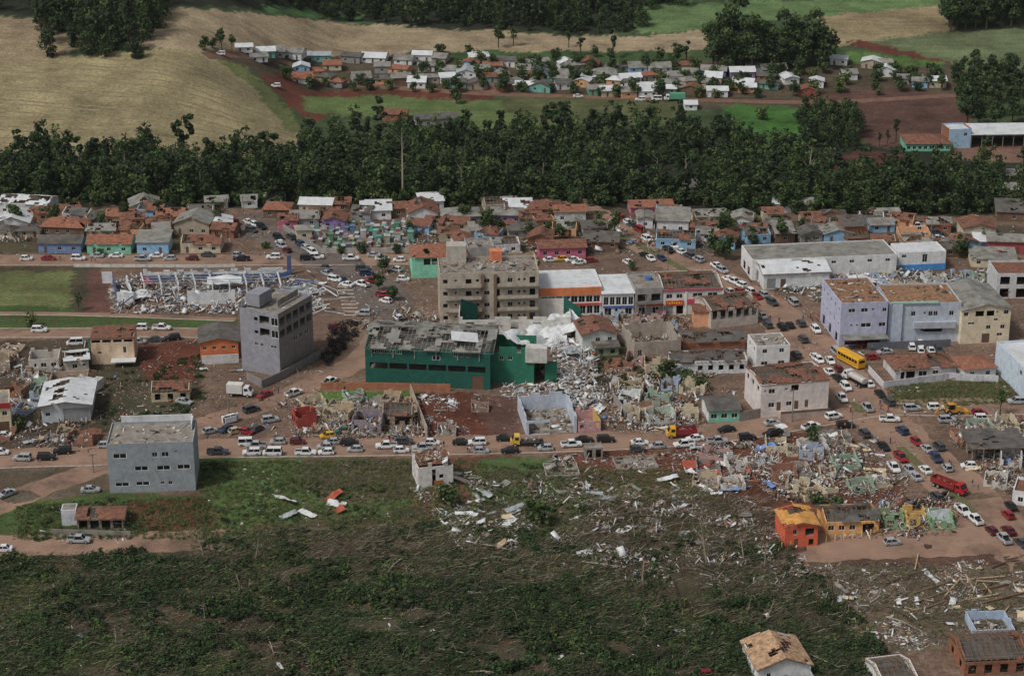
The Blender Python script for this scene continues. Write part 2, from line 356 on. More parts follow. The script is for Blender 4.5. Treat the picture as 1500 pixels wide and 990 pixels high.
# grass median of the avenue
for pts, wd in (([(890, 338), (960, 372), (1010, 400)], 2.6), ([(1318, 655), (1350, 684)], 2.2), ([(1395, 720), (1425, 750)], 2.2), ([(1248, 590), (1262, 604)], 2.0)):
    mb = MB(); strip(mb, smooth_line(pts), 0, wd, .13, .13); struct(mb.build('median', mat(C(84, 88, 52), .95, .4, 1.5, stain=C(92, 70, 56), stain_amt=.7, bump=.1)))
# zebra crossing bars at the plaza
M_PAINT = mat(C(170, 160, 150), .8, .35, 1.5)
zeb = None
for k in range(9):
    p = P(505+k*1.2, 420+k*5.2); o = MB().add([p+Vector(q) for q in ((-2.2, -.3, .05), (2.2, -.3, .05), (2.2, .3, .05), (-2.2, .3, .05))], [(0, 1, 2, 3)])
    if zeb is None: zeb = struct(o.build('crossing', M_PAINT))
    else: o.build('stripe', M_PAINT, zeb)
# ---------------------------------------------------------------- buildings
def row(k, n, wd, z0, z1, a=0., b=1.): return [(k, a+(i+.5)*(b-a)/n, wd, z0, z1) for i in range(n)]
def wall(mb, p0, p1, h, ops, t=.22, z=0., jag=None, mi=0):
    p0 = Vector((*p0, z)); p1 = Vector((*p1, z)); d = p1-p0; L = d.length; d = d/L; nin = Vector((-d.y, d.x, 0))*t
    xs = {0., L}; zs = {0., h}
    for a0, a1, b0, b1 in ops: xs |= {max(0, a0), min(L, a1)}; zs |= {max(0, b0), min(h, b1)}
    if jag: xs |= {L*i/max(2, int(L/1.1)) for i in range(max(2, int(L/1.1)))}; zs |= {h*k/6 for k in range(1, 6)}
    xs = sorted(xs); zs = sorted(zs); nx, nz = len(xs)-1, len(zs)-1; sol = {}
    for i in range(nx):
        cx = (xs[i]+xs[i+1])/2; top = h
        if jag: top = h*(1-jag*(.5+.5*mnoise.noise(Vector((p0.x*.3+cx*.35+jag*9, p0.y*.7, 2.3)))*1.6)-random.random()*.12*jag)
        for j in range(nz):
            cz = (zs[j]+zs[j+1])/2
            sol[i, j] = cz < top and not any(a0 < cx < a1 and b0 < cz < b1 for a0, a1, b0, b1 in ops)
    def q(x, zz, inn): return p0+d*x+Vector((0, 0, zz))+(nin if inn else Vector())
    for (i, j), s in sol.items():
        if not s: continue
        x0, x1, z0, z1 = xs[i], xs[i+1], zs[j], zs[j+1]
        mb.add([q(x0, z0, 0), q(x1, z0, 0), q(x1, z1, 0), q(x0, z1, 0)], [(0, 1, 2, 3)], mi)
        mb.add([q(x0, z0, 1), q(x1, z0, 1), q(x1, z1, 1), q(x0, z1, 1)], [(3, 2, 1, 0)], mi)
        for (di, dj, a, b) in ((-1, 0, (x0, z0), (x0, z1)), (1, 0, (x1, z1), (x1, z0)), (0, -1, (x1, z0), (x0, z0)), (0, 1, (x0, z1), (x1, z1))):
            if not sol.get((i+di, j+dj), False): mb.add([q(*a, 0), q(*b, 0), q(*b, 1), q(*a, 1)], [(0, 1, 2, 3)], mi)
_fr = MB()
for c, d in (((0, 0, -.475), (1, .12, .05)), ((0, 0, .475), (1, .12, .05)), ((-.475, 0, 0), (.05, .12, .9)), ((.475, 0, 0), (.05, .12, .9)), ((0, .01, 0), (.035, .08, .9))): _fr.box(c, d)
FRAME = _fr.mesh('window_frame', [M_FRAME]); PANE = MB().box((0, 0, 0), (.92, .03, .92)).mesh('pane', [M_GLASS])
M_SHUT = mat(C(120, 122, 124), .6, .15, .8); M_DOOR = mat(C(92, 70, 54), .7, .3, 2)
DOOR = MB().box((0, 0, 0), (1, .06, 1)).mesh('door', [M_DOOR])
_sh = MB()
for k in range(6): _sh.box((0, .01*(k % 2), -.5+(k+.5)/6), (1, .06, 1/6.1))
SHUT = _sh.mesh('shutter', [M_SHUT])
def plane_grid(E0, E1, R1, R0, dmg, seed, cell=.8):
    """one roof slope from eave E0-E1 up to ridge R0-R1; where the storm tore it, patches are missing. Returns one mesh builder per connected piece."""
    E0, E1, R1, R0 = (Vector(q) for q in (E0, E1, R1, R0))
    if dmg <= 0:
        return [MB().add([E0, E1, R0], [(0, 1, 2)]) if (R1-R0).length < .05 else MB().add([E0, E1, R1, R0], [(0, 1, 2, 3)])]
    ns = max(2, int((E1-E0).length/cell)); ntt = max(2, int((R0-E0).length/cell)); cells = {}
    for i in range(ns):
        for j in range(ntt):
            s0, s1, t0, t1 = i/ns, (i+1)/ns, j/ntt, (j+1)/ntt
            c = [E0.lerp(E1, s).lerp(R0.lerp(R1, s), t) for s, t in ((s0, t0), (s1, t0), (s1, t1), (s0, t1))]
            if .5+.75*mnoise.noise((c[0]+c[2])/2*.28+Vector((seed*3.7, seed, 0)))+random.uniform(-.13, .13) >= dmg: cells[i, j] = c
    out = []
    while cells:
        st = [next(iter(cells))]; comp = []
        while st:
            k = st.pop()
            if k in cells: comp.append(cells.pop(k)); st += [(k[0]+1, k[1]), (k[0]-1, k[1]), (k[0], k[1]+1), (k[0], k[1]-1)]
        if len(comp) > 4:
            m = MB()
            for c in comp: m.add(c, [(0, 1, 2, 3)])
            out.append(m)
    return sorted(out, key=lambda m: -len(m.f))
def slope_frame(roof, E0, E1, R1, R0, singly, m, step=1.1):
    E0, E1, R1, R0 = (Vector(q)-Vector((0, 0, .16)) for q in (E0, E1, R1, R0)); L = (E1-E0).length; n = max(2, int(L/step)); mb = MB()
    jobs = [('rafter', E0.lerp(E1, i/n), R0.lerp(R1, i/n), .09, .14) for i in range(n+1)]
    k = max(2, int((R0-E0).length/1.0)); up = Vector((0, 0, .11))
    jobs += [('batten', E0.lerp(R0, j/k)+up, E1.lerp(R1, j/k)+up, .09, .06) for j in range(k+1)]
    for nm, a, b, wd, ht in jobs:
        if (a-b).length < .3 or random.random() < .08: continue
        if singly: beam(nm, a, b, wd, ht, m, roof)
        else:
            dd = b-a; mb.box((a+b)/2, (dd.length, wd, ht), 0, dd.to_track_quat('X', 'Z').to_matrix())
    if not singly and mb.v: mb.build('roof_frame', m, roof)
_seed = [0]
def bld(name, label, cat, A, B, D, h, wm, front=(), left=(), right=(), back=(), roof='flat', rm='conc', pitch=.35, over=.5, dmg=0., floors=1,
        group=None, jag=None, singly=False, parapet=.7, deb=0, world=False, wm2=None, frame_m=None, rubble_m=None):
    a = A if world else P(*A); b = B if world else P(*B); d = b-a; d.z = 0; W = d.length; rz = math.atan2(d.y, d.x); mid = (a+b)/2; mid.z = min(a.z, b.z, float(gz(mid.x, mid.y)))
    _seed[0] += 1; sd_ = _seed[0]
    if float(gz(mid.x-math.sin(rz)*D, mid.y+math.cos(rz)*D)) < mid.z-.3: mid.z = min(mid.z, float(gz(mid.x-math.sin(rz)*D, mid.y+math.cos(rz)*D))+.3)
    HP.append((mid.x-math.sin(rz)*D/2, mid.y+math.cos(rz)*D/2, max(W, D)/2))
    root = empty(name, mid, rz, label, cat, group); t = .22; hw = W/2
    def sides(lst, L): return [(u*L-wd/2, u*L+wd/2, z0, z1) for _, u, wd, z0, z1 in lst]
    mb = MB(); S = {'f': ((-hw, 0), (hw, 0), front, W), 'b': ((hw, D), (-hw, D), back, W), 'r': ((hw-0, t), (hw-0, D-t), right, D-2*t), 'l': ((-hw, D-t), (-hw, t), left, D-2*t)}
    for k, (p0, p1, ops, L) in S.items(): wall(mb, p0, p1, h, sides(ops, L), t, 0, jag, 1 if (wm2 and k in 'lr') else 0)
    rise = 0
    if roof in ('gx', 'gy'):
        rise = pitch*(D/2 if roof == 'gx' else hw)
        if roof == 'gx':
            for x in (-hw, hw-t): mb.add([(x, 0, h), (x, D, h), (x, D/2, h+rise), (x+t, 0, h), (x+t, D, h), (x+t, D/2, h+rise)], [(0, 2, 1), (3, 4, 5), (0, 3, 5, 2), (1, 2, 5, 4)])
        else:
            for y in (0, D-t): mb.add([(-hw, y, h), (hw, y, h), (0, y, h+rise), (-hw, y+t, h), (hw, y+t, h), (0, y+t, h+rise)], [(0, 1, 2), (3, 5, 4), (0, 2, 5, 3), (1, 4, 5, 2)])
    elif roof == 'shed': rise = pitch*D*.5
    mb.build('wall', [wm, wm2 or wm], root)
    mats_ = rm if not isinstance(rm, str) else ROOFM[rm]
    # storey slabs close the rooms behind the openings
    for k in range(1 if roof not in ('flat',) or floors > 1 else 2, floors):
        ob('floor_slab', ubox(M_CONC), root, (0, D/2, h/floors*k), None, (W-.5, D-.5, .18))
    if roof == 'none' : ob('floor_slab', ubox(rubble_m or M_CONC), root, (0, D/2, .06), None, (W-.5, D-.5, .12))
    rf = MB(); planes = []; o = over
    if roof == 'flat':
        r = ob('roof', ubox(mats_), root, (0, D/2, h-parapet), None, (W-.46, D-.46, .2))
    elif roof in ('gx', 'gy', 'hip', 'shed'):
        e = -o*pitch
        if roof == 'gx':
            y0, y1, zr = -o, D+o, h+rise
            planes = [((-hw-o, y0, h+e), (hw+o, y0, h+e), (hw+o, D/2, zr), (-hw-o, D/2, zr)), ((hw+o, y1, h+e), (-hw-o, y1, h+e), (-hw-o, D/2, zr), (hw+o, D/2, zr))]
        elif roof == 'gy':
            zr = h+rise
            planes = [((-hw-o, D+o, h+e), (-hw-o, -o, h+e), (0, -o, zr), (0, D+o, zr)), ((hw+o, -o, h+e), (hw+o, D+o, h+e), (0, D+o, zr), (0, -o, zr))]
        elif roof == 'shed': planes = [((-hw-o, -o, h+.05), (hw+o, -o, h+.05), (hw+o, D+o, h+rise+.05), (-hw-o, D+o, h+rise+.05))]
        else:
            m = min(hw, D/2); zr = h+pitch*m; ax = hw-m; ay = D/2-m
            c = [(-hw-o, -o, h+e), (hw+o, -o, h+e), (hw+o, D+o, h+e), (-hw-o, D+o, h+e)]; r0 = (-ax, D/2-ay, zr); r1 = (ax, D/2-ay, zr); r2 = (ax, D/2+ay, zr); r3 = (-ax, D/2+ay, zr)
            planes = [(c[0], c[1], r1, r0), (c[1], c[2], r2, r1), (c[2], c[3], r3, r2), (c[3], c[0], r0, r3)]
        whole = MB(); frame_on = root
        for p in planes:
            pcs = plane_grid(*[(q[0], q[1], q[2]+.14) for q in p], dmg, sd_); sl_ = None
            for g_ in pcs:
                if dmg <= 0: whole.add(g_.v, g_.f); continue
                r = g_.build('roof_slope' if sl_ is None else 'roof_patch', mats_, root); so_ = r.modifiers.new('thick', 'SOLIDIFY'); so_.thickness = .07; so_.offset = -1; sl_ = sl_ or r
            if dmg > .15: slope_frame(sl_ or root, *p, singly, frame_m or M_WOOD)
        if whole.v:
            r = whole.build('roof', mats_, root); so_ = r.modifiers.new('thick', 'SOLIDIFY'); so_.thickness = .07; so_.offset = -1
        if dmg > .15: ob('ceiling', ubox(M_FIBD), root, (0, D/2, h-.25), None, (W-.5, D-.5, .08))
        elif roof == 'shed':
            ob('ceiling', ubox(M_FIBD), root, (0, D/2, h-.25), None, (W-.5, D-.5, .08))
    # windows, doors, shutters in their openings
    for k, (p0, p1, ops, L) in S.items():
        p0 = Vector((*p0, 0)); dd = (Vector((*p1, 0))-p0).normalized(); ang = math.atan2(dd.y, dd.x); inn = Vector((-dd.y, dd.x, 0))
        for kind, u, wd, z0, z1 in ops:
            if kind == 'o': continue
            c = p0+dd*(u*L)+inn*.1+Vector((0, 0, (z0+z1)/2))
            if kind == 'w':
                f = ob('window', FRAME, root, c, (0, 0, ang), (wd, 1, z1-z0)); ob('pane', PANE, f, (0, .02, 0))
            else: ob('door' if kind == 'd' else 'shutter', DOOR if kind == 'd' else SHUT, root, c, (0, 0, ang), (wd, 1, z1-z0))
    if deb: rubble_on(root, W, D, h-parapet+.1 if roof == 'flat' else .12, deb)
    return root
def bits(n, X, Y, Z, size, mats_p, flat=.25, rngz=.3):
    """numpy soup of n tumbled slabs, planks and lumps; returns V, F, material index"""
    L = rng.lognormal(0, .6, n)*size*.55; wd = L*rng.uniform(.12, .7, n); th = np.minimum(wd*rng.uniform(.06, .3, n), .35)
    pk = rng.random(n) < .24; L = np.minimum(np.where(pk, L*rng.uniform(1.4, 2.8, n), L), 2.6); wd = np.where(pk, L*rng.uniform(.06, .13, n), np.minimum(wd, L*.8)); th = np.where(pk, np.maximum(.05, wd*.6), th)
    base = np.array([[-1, -1, -1], [1, -1, -1], [1, 1, -1], [-1, 1, -1], [-1, -1, 1], [1, -1, 1], [1, 1, 1], [-1, 1, 1]])*.5
    v = base[None]*np.stack([L, wd, th], 1)[:, None, :]
    a = rng.uniform(0, 2*np.pi, n); p = rng.normal(0, flat, n)*np.where(pk, 1.6, 1); r = rng.normal(0, flat, n)
    ca, sa, cp, sp, cr, sr = np.cos(a), np.sin(a), np.cos(p), np.sin(p), np.cos(r), np.sin(r)
    y = v[:, :, 1]*cr[:, None]-v[:, :, 2]*sr[:, None]; z = v[:, :, 1]*sr[:, None]+v[:, :, 2]*cr[:, None]; x = v[:, :, 0]
    x, z = x*cp[:, None]+z*sp[:, None], -x*sp[:, None]+z*cp[:, None]
    x, y = x*ca[:, None]-y*sa[:, None], x*sa[:, None]+y*ca[:, None]
    z = z-z.min(axis=1)[:, None]-.03
    V = np.stack([x+np.asarray(X)[:, None], y+np.asarray(Y)[:, None], z+np.asarray(Z)[:, None]+rng.uniform(0, rngz, n)[:, None]*0], 2).reshape(-1, 3)
    f = np.array([[3, 2, 1, 0], [4, 5, 6, 7], [0, 1, 5, 4], [1, 2, 6, 5], [2, 3, 7, 6], [3, 0, 4, 7]])
    F = (f[None]+(np.arange(n)*8)[:, None, None]).reshape(-1, 4)
    return V, F, np.repeat(rng.choice(len(mats_p), n, p=np.array(mats_p)/sum(mats_p)), 6)
DEBM = [mat(C(182, 183, 184), .6, .15, .5), mat(C(134, 130, 124), .85, .3, .8), M_WOOD, M_WOODL, M_TILE, mat(C(70, 64, 58), .9, .3), mat(C(80, 104, 140), .7, .2), mat(C(150, 74, 52), .8, .3)]
DW = [.16, .26, .2, .1, .13, .12, .02, .01]
def rubble_on(root, W, D, z, n):
    V, F, mi = bits(n, rng.uniform(-W/2+.6, W/2-.6, n), rng.uniform(.6, D-.6, n), np.full(n, z), .8, DW)
    o = ob('rubble', npmesh('rubble', V, F, DEBM, mi), root); o['kind'] = 'stuff'
def debris(name, label, poly, n, size=.7, w8=None, heap=0., cat='debris'):
    n = int(n*1.5)
    q = scatter(poly, n*2); cl = np.array([mnoise.noise(Vector((a*.11, b*.13, 21)))+.6*mnoise.noise(Vector((a*.4, b*.4, 5))) for a, b, _ in q])+rng.uniform(-.3, .3, len(q))+(.25 if heap else 0)
    q = q[np.argsort(-cl)[:n]] if not heap else q[cl > 0][:n]; n = len(q); c = q.mean(axis=0); z = q[:, 2].copy()
    if heap:
        d = np.hypot(q[:, 0]-c[0], q[:, 1]-c[1]); z = z+heap*np.clip(1-d/(d.max()*.85), 0, 1)*rng.uniform(.2, 1, n)
    V, F, mi = bits(n, q[:, 0], q[:, 1], z+.02, size, w8 or DW)
    o = ob(name, npmesh(name, V, F, DEBM, mi)); return tag(o, label, cat, kind='stuff')
def heaps(name, label, poly, k, r=3.2, hh=1.6, n=130, w8=None, size=.8):
    VV, FF, MM = [], [], []; o = 0
    for c in scatter(poly, k):
        rr = r*random.uniform(.6, 1.4); a = rng.uniform(0, 6.28, n); d = np.sqrt(rng.random(n))*rr; z = c[2]+hh*random.uniform(.5, 1.2)*(1-d/rr)*rng.uniform(.3, 1, n)
        V_, F_, m_ = bits(n, c[0]+d*np.cos(a)*1.3, c[1]+d*np.sin(a), z, size, w8 or DW, .5); VV.append(V_); FF.append(F_+o); MM.append(m_); o += len(V_)
    tag(ob(name, npmesh(name, np.vstack(VV), np.vstack(FF), DEBM, np.concatenate(MM))), label, 'rubble', kind='stuff')
HP = []
def hpx(px, py, wpx, h, D, rot=0):
    """front corners (world) of a house whose front base is centred at a picture position"""
    p = P(px, py); Wm = wpx/SC(p)/max(.5, math.cos(R(rot))); u = Vector((math.cos(R(rot)), math.sin(R(rot)), 0))
    a, b = p-u*Wm/2, p+u*Wm/2; a.z = b.z = p.z; return a, b, Wm
COLN = {'white': (186, 188, 188), 'cream': (176, 166, 142), 'grey': (128, 128, 126), 'beige': (150, 138, 120), 'blue': (98, 122, 160), 'sky': (120, 160, 190), 'teal': (92, 150, 140), 'green': (88, 140, 108),
        'pink': (160, 88, 108), 'red': (150, 60, 64), 'purple': (120, 98, 146), 'yellow': (190, 160, 50), 'orange': (178, 92, 60), 'peach': (190, 140, 100), 'brick': (132, 86, 64), 'brown': (100, 78, 62), 'mint': (112, 176, 150)}
CN = {'sky': 'pale blue', 'brick': 'bare brick', 'mint': 'mint green'}
def house(px, py, wpx, wc, rt, rm, place, h=2.7, D=8., rot=0, dmg=0., pitch=.35, seen='', name='house', group=None, deb=0, n=None, floors=1, jag=None):
    a, b, Wm = hpx(px, py, wpx, h, D, rot); D = min(D, Wm*1.4+2)
    n = n or max(1, int(Wm/3.4)); ops = []
    di = random.randrange(n) if n > 1 else -1; wd = min(1.3, Wm/n*.55)
    for f in range(floors):
        z = f*h/floors
        for i in range(n): ops.append(('d', (i+.5)/n, .9, z+.05, z+2.1) if (i == di and f == 0) else ('w', (i+.5)/n, wd, z+1.0, z+2.05))
    sid = row('w', max(1, int(D/4)), 1.1, 1.0, 2.05)
    rt_w = {'none': 'no roof left'}.get(rt, ROOFW[rm]+' roof'+(' half torn off' if dmg > .4 else ' with holes' if dmg > .15 else ''))
    seen = seen or ('narrow' if Wm < 6.5 else 'wide' if Wm > 10.5 else '')+(' steep-roofed' if pitch > .42 and rt in ('gx', 'gy') else '')+(' gable-fronted' if rt == 'gy' else '')
    lab = f"{CN.get(wc, wc)} {seen.strip()+' ' if seen.strip() else ''}house with {rt_w} {place}".replace('fibre cement', 'cement').replace('gable-fronted', 'gabled') 
    if len(lab.split()) > 16: lab = lab.replace(' steep-roofed', '').replace(' gabled', '').replace(' half torn off', ' torn').replace('the street beside', 'the street by')
    return bld(name, lab, 'house', a, b, D, h, paint(*COLN[wc]) if wc != 'brick' else M_BRICK, ops, sid, sid, ops[:1], rt, rm, pitch, .45, dmg, floors, group or 'houses '+place, jag, world=True, deb=deb)
# ---------------------------------------------------------------- the large and the singular buildings
G_ = lambda *a: paint(*a)
def part_box(root, name, c, d, m): return ob(name, ubox(m), root, c, None, d)
def fence(name, label, cat, pts, h, m, th=.2, posts=0, pm=None):
    W = [P(*q) for q in pts]; a = W[0]; root = empty(name, a, 0, label, cat)
    for p, q in zip(W, W[1:]):
        d = (q-p); d.z = 0; L = d.length; o = ob('wall_panel', ubox(m), root, (p+q)/2-a+Vector((0, 0, h/2)), (0, 0, math.atan2(d.y, d.x)), (L, th, h))
        if posts:
            for i in range(int(L/posts)+1): ob('post', ubox(pm or m), root, p+d*(i*posts/L)-a+Vector((0, 0, h/2+.12)), (0, 0, math.atan2(d.y, d.x)), (.24, .28, h+.25))
    return root
# grey three-storey block on the slanting street
r = bld('grey_building', 'grey three-storey building with white-framed windows beside the slanting dirt street', 'building', (161, 722), (287, 718), 12.5, 12.3, G_(128, 136, 142, .25),
    [('w', .145, 3.2, 8.6, 9.8), ('w', .55, 1.2, 8.7, 9.9), ('w', .67, 1.7, 8.7, 9.9), ('w', .795, .8, 9.7, 10.1), ('w', .385, 3.2, 5.4, 6.5), ('w', .64, 3.2, 5.4, 6.5), ('w', .875, 3.1, 5.5, 6.6),
     ('w', .15, 3.3, 1.6, 2.5), ('w', .388, 3.2, 1.7, 2.6), ('w', .62, .8, 1.9, 2.5), ('w', .71, .9, 1.7, 2.6)], right=row('w', 3, 1.3, 5, 6.3)+row('w', 3, 1.3, 8.6, 9.8), floors=3, parapet=.5, deb=90)
part_box(r, 'parapet', (0.6, 12.7, 12.9), (16.5, .35, 1.6), M_METW); part_box(r, 'parapet', (8.9, 10, 12.8), (.3, 5, 1.2), M_METW)
# tall grey corner building
r = bld('corner_office', 'tall grey corner office with blown-out window bands beside the black burnt hedge', 'building', (355, 541), (411, 552), 16.8, 17.5, G_(124, 124, 132, .25),
    [('o', .42, 1.1, 14.6, 15.6), ('o', .64, 3.0, 14.0, 16.3), ('w', .9, 2.2, 14, 16.3), ('o', .42, 1.1, 11, 11.9), ('o', .64, 3.0, 10.6, 12.8), ('w', .9, 2.2, 10.6, 12.8), ('w', .4, .9, 7.7, 8.5), ('w', .55, .8, 7.7, 8.5), ('w', .85, 2., 7.8, 8.4)],
    right=row('o', 5, 2.6, 13.8, 16)+row('o', 5, 2.6, 10.4, 12.6)+row('w', 3, 1.9, 7.4, 9, .4, .9), left=row('w', 3, 1.4, 11, 12.5), floors=5, parapet=.9, deb=60, wm2=G_(116, 110, 108, .3))  # side walls a darker, browner grey: their weaker light put into the colour
part_box(r, 'stair_tower', (-3.6, 6, 18.9), (4, 6, 3.4), G_(124, 124, 132, .25)); part_box(r, 'roof_wall', (2, 11, 17.9), (.25, 10, 1.7), M_CONC)
fence('retaining_wall', 'low grey retaining wall below the tall corner office', 'wall', [(362, 556), (384, 568), (411, 556), (470, 524)], 2.2, G_(116, 112, 112))
# green warehouse and its torn-open end
MG = G_(24, 80, 68, .3); MG2 = G_(36, 102, 80, .35)
r = bld('green_warehouse', 'long dark green warehouse with its fibre cement roof caved in', 'warehouse', (536, 563), (718, 571), 19, 10.6, MG,
    row('o', 6, 4.6, 4.6, 6.3, .03, .97)+row('w', 5, 1.2, 8.9, 9.7, .05, .3)+[('w', .57, 2.1, 7.6, 8.8)]+row('w', 3, 1.1, 8.8, 9.8, .7, .85)+[('d', .9, 3, 0, 3.6)], left=row('o', 3, 3.4, 4.6, 6.2)+row('w', 2, 1.3, 7.5, 8.8), right=row('o', 2, 3, 4, 6), roof='gx', rm='fib', pitch=.22, over=.9, dmg=.52, floors=3, singly=True, frame_m=M_CONC)
part_box(r, 'sheet_patch', (9, 5.2, 12.4), (7, 4.5, .08), M_METW).rotation_euler = (.2, .12, .2)
for k in range(6): part_box(r, 'downpipe', (-14.5+k*5.6, -.12, 8.9), (.3, .2, 2.2), M_CONC)
r = bld('green_annex', 'bright green annex wall beside the white debris slide, two small windows', 'building', (719, 561), (782, 563), 9, 10.2, MG2, [('w', .25, 1.2, 6.6, 7.7), ('w', .45, 1.2, 6.6, 7.7)], roof='none', deb=120, jag=.12, floors=3)
part_box(r, 'concrete_tank', (6.2, 1.2, 8.2), (5.6, 3.4, 4.0), G_(170, 168, 162, .6))
bld('green_annex_end', 'broken green wall stump half buried in white debris', 'wall', (798, 560), (816, 560), 5, 7, MG2, roof='none', jag=.45, deb=40)
bld('white_hall', 'long white roofless hall behind the green warehouse', 'building', (672, 492), (836, 492), 15, 5.6, G_(186, 184, 178), row('o', 5, 2.2, 2, 4), roof='none', deb=260, jag=.12)
for x, y, rz in ((688, 478, .5), (838, 480, -.4)):
    p = P(x, y); o = MB().add([(-2.6, 0, 0), (2.6, 0, 0), (2.6, 0, 6.0), (-2.6, 0, 8.6), (-2.6, .3, 0), (2.6, .3, 0), (2.6, .3, 6.0), (-2.6, .3, 8.6)], [(0, 1, 2, 3), (7, 6, 5, 4), (0, 4, 5, 1), (1, 5, 6, 2), (2, 6, 7, 3), (3, 7, 4, 0)]).build('gable_wall', MG)
    o.location = p; o.rotation_euler = (0, 0, rz); tag(o, 'dark green gable wall standing '+('over the crumpled silver roof' if x > 800 else 'beside the apartment block'), 'wall')
# unfinished apartment block
MA = G_(160, 150, 134, .7); ops = []; F = 3.55
for k in range(4):
    z = k*F+.2
    ops += [('o', .055, 1.3, z+.9, z+2.1), ('o', .16, .6, z+1.4, z+2.0), ('o', .29, 1.6, z+.7, z+2.1), ('o', .38, .8, z+1.2, z+2.0), ('w', .475, 1.7, z+.9, z+2.1), ('o', .575, 1.6, z, z+2.4), ('w', .71, 1.5, z+.8, z+2.2), ('o', .8, .6, z+1.3, z+2), ('o', .855, .6, z+1.3, z+2), ('o', .935, 1.6, z, z+2.4)]
r = bld('apartment_block', 'unfinished beige four-storey apartment block with balconies and wrecked roof', 'building', (645, 474), (789, 470), 14, 14.8, MA, ops, left=[q for k in range(4) for q in row('o', 4, 1.3, k*F+1, k*F+2.2)], floors=4, parapet=.4, deb=320)
for k in range(1, 4):
    for x0, x1 in ((-12.5, -2.3), (2.2, 13.6)):
        b_ = part_box(r, 'balcony', ((x0+x1)/2, -.62, k*F+.1), (x1-x0, 1.2, .2), M_CONC); part_box(r, 'balcony_wall', ((x0+x1)/2, -1.18, k*F+.65), (x1-x0, .14, .9), MA)
for x in (-2.0, 1.6): part_box(r, 'stair_pier', (x, -.35, 7.2), (.8, .7, 14.4), G_(112, 90, 76, .4))
part_box(r, 'water_tower', (-8.6, 11.5, 17), (5.4, 4.2, 5.2), G_(158, 152, 142, .6)); part_box(r, 'roof_room', (2.5, 11, 16.2), (3.4, 3, 3), G_(190, 110, 74, .5))
# row of shops
r = bld('shop', 'white-roofed shop with orange fascia and red sill next to the apartment block', 'shop', (790, 464), (881, 461), 15, 8.6, G_(196, 196, 192), row('w', 8, 1.9, 3.9, 5.9, .02, .98)+row('w', 3, 1.7, .4, 3., .64, .98)+[('o', .3, 8, .2, 3)], roof='flat', rm='white', floors=2, parapet=.25)
part_box(r, 'fascia', (0, -.14, 7.3), (17.4, .24, 2.3), G_(196, 110, 66, .2)); part_box(r, 'red_sill', (0, -.16, 3.4), (17.4, .28, .6), G_(176, 70, 52, .2))
r = bld('shop', 'white shop with blue band and tall glazing next to the orange fascia', 'shop', (883, 464), (928, 463), 13, 6.8, G_(190, 196, 204), row('w', 5, 1.4, 3.4, 5.9)+row('w', 3, 2, .3, 2.6), roof='shed', rm='white', pitch=.15, floors=2)
part_box(r, 'blue_band', (0, -.14, 2.95), (8.6, .22, .6), G_(70, 86, 140, .2))
r = bld('shop', 'grey bare-fronted shop with blue water tank on its roof', 'shop', (930, 464), (970, 462), 14, 8.4, G_(132, 130, 128, .6), row('o', 2, 2.6, 4.4, 6.6)+row('w', 2, 2, .2, 2.8), rm='conc', floors=2, deb=12, parapet=.5)
part_box(r, 'orange_sign', (1, -.2, 3.6), (5.6, .2, .9), G_(190, 84, 56, .1)); part_box(r, 'awning', (0, -.9, 4.2), (7.6, 1.7, .15), M_FIBD)
tk = MB().rings([[(1.0*math.cos(a*.628), 1.0*math.sin(a*.628), z) for a in range(10)] for z in (0, 1.0)]); t_ = tk.build('water_tank', G_(60, 96, 150, .1), r); t_.location = (1.5, 8, 8.0)
r = bld('shop', 'pink and white shops under a stripped timber roof, red and yellow sign', 'shop', (971, 462), (1058, 459), 16, 7.6, G_(184, 182, 178), [('w', .1, 1.8, 5, 6.3), ('w', .27, 1.8, 5, 6.3), ('s', .09, 2.6, .2, 2.8), ('o', .28, 2, .2, 2.8)]+row('w', 2, 3, 5.3, 6.4, .45, .95)+row('d', 2, 2.6, .2, 3, .45, .95), roof='gx', rm='tile', pitch=.2, dmg=.72, floors=2, singly=True, over=.3)
part_box(r, 'pink_front', (3.3, -.1, 3.9), (10.4, .16, 1.5), G_(178, 60, 84, .3)); part_box(r, 'parapet_band', (0, -.16, 7.5), (17.2, .3, .55), G_(170, 74, 92, .3))
sg = part_box(r, 'shop_sign', (-5.3, -.2, 3.7), (5.2, .2, 1.3), G_(176, 46, 30, .1))
mb = MB()
for k in range(7): mb.box((-2.1+k*.68, 0, random.uniform(-.12, .12)), (.42, .06, .55 if k % 3 else .35), 0, Matrix.Rotation(.3*(-1)**k, 3, 'Y'))
o = mb.build('lettering', G_(210, 170, 40, .1), r); o.location = (-5.3, -.33, 3.7)
for x in (-2.05, 8.5): part_box(r, 'pier', (x, -.12, 3.5), (.5, .2, 7), G_(190, 188, 184))
# ruins between the shops and the long street
bld('ruined_house', 'white ruined house with stripped timber roof beside the avenue', 'house', (1041, 482), (1110, 474), 12, 5.6, G_(168, 160, 150, .7), row('o', 6, 1.5, 2.6, 4.8), right=row('o', 3, 1.4, 2.6, 4.6), roof='gx', rm='tile', pitch=.25, dmg=.7, singly=True, jag=.12, floors=2)
bld('peach_block', 'small peach block with brown roof beside the ruined white house', 'house', (1016, 479), (1041, 479), 6, 4.6, G_(196, 140, 104, .3), roof='gx', rm='tile', pitch=.15)
bld('block_wall_ruin', 'grey concrete-block shell heaped with rubble beside the scrub', 'ruin', (929, 526), (997, 521), 14, 5.6, G_(146, 136, 124, .7), [('w', .12, 1.2, .3, 2.6)], roof='none', jag=.2, deb=300)
bld('brick_ruin', 'brown brick shed with broken dark roof behind the long white wall', 'ruin', (1000, 516), (1092, 512), 9, 2.8, M_BRICK, roof='gx', rm='dark', pitch=.2, dmg=.45, deb=60)
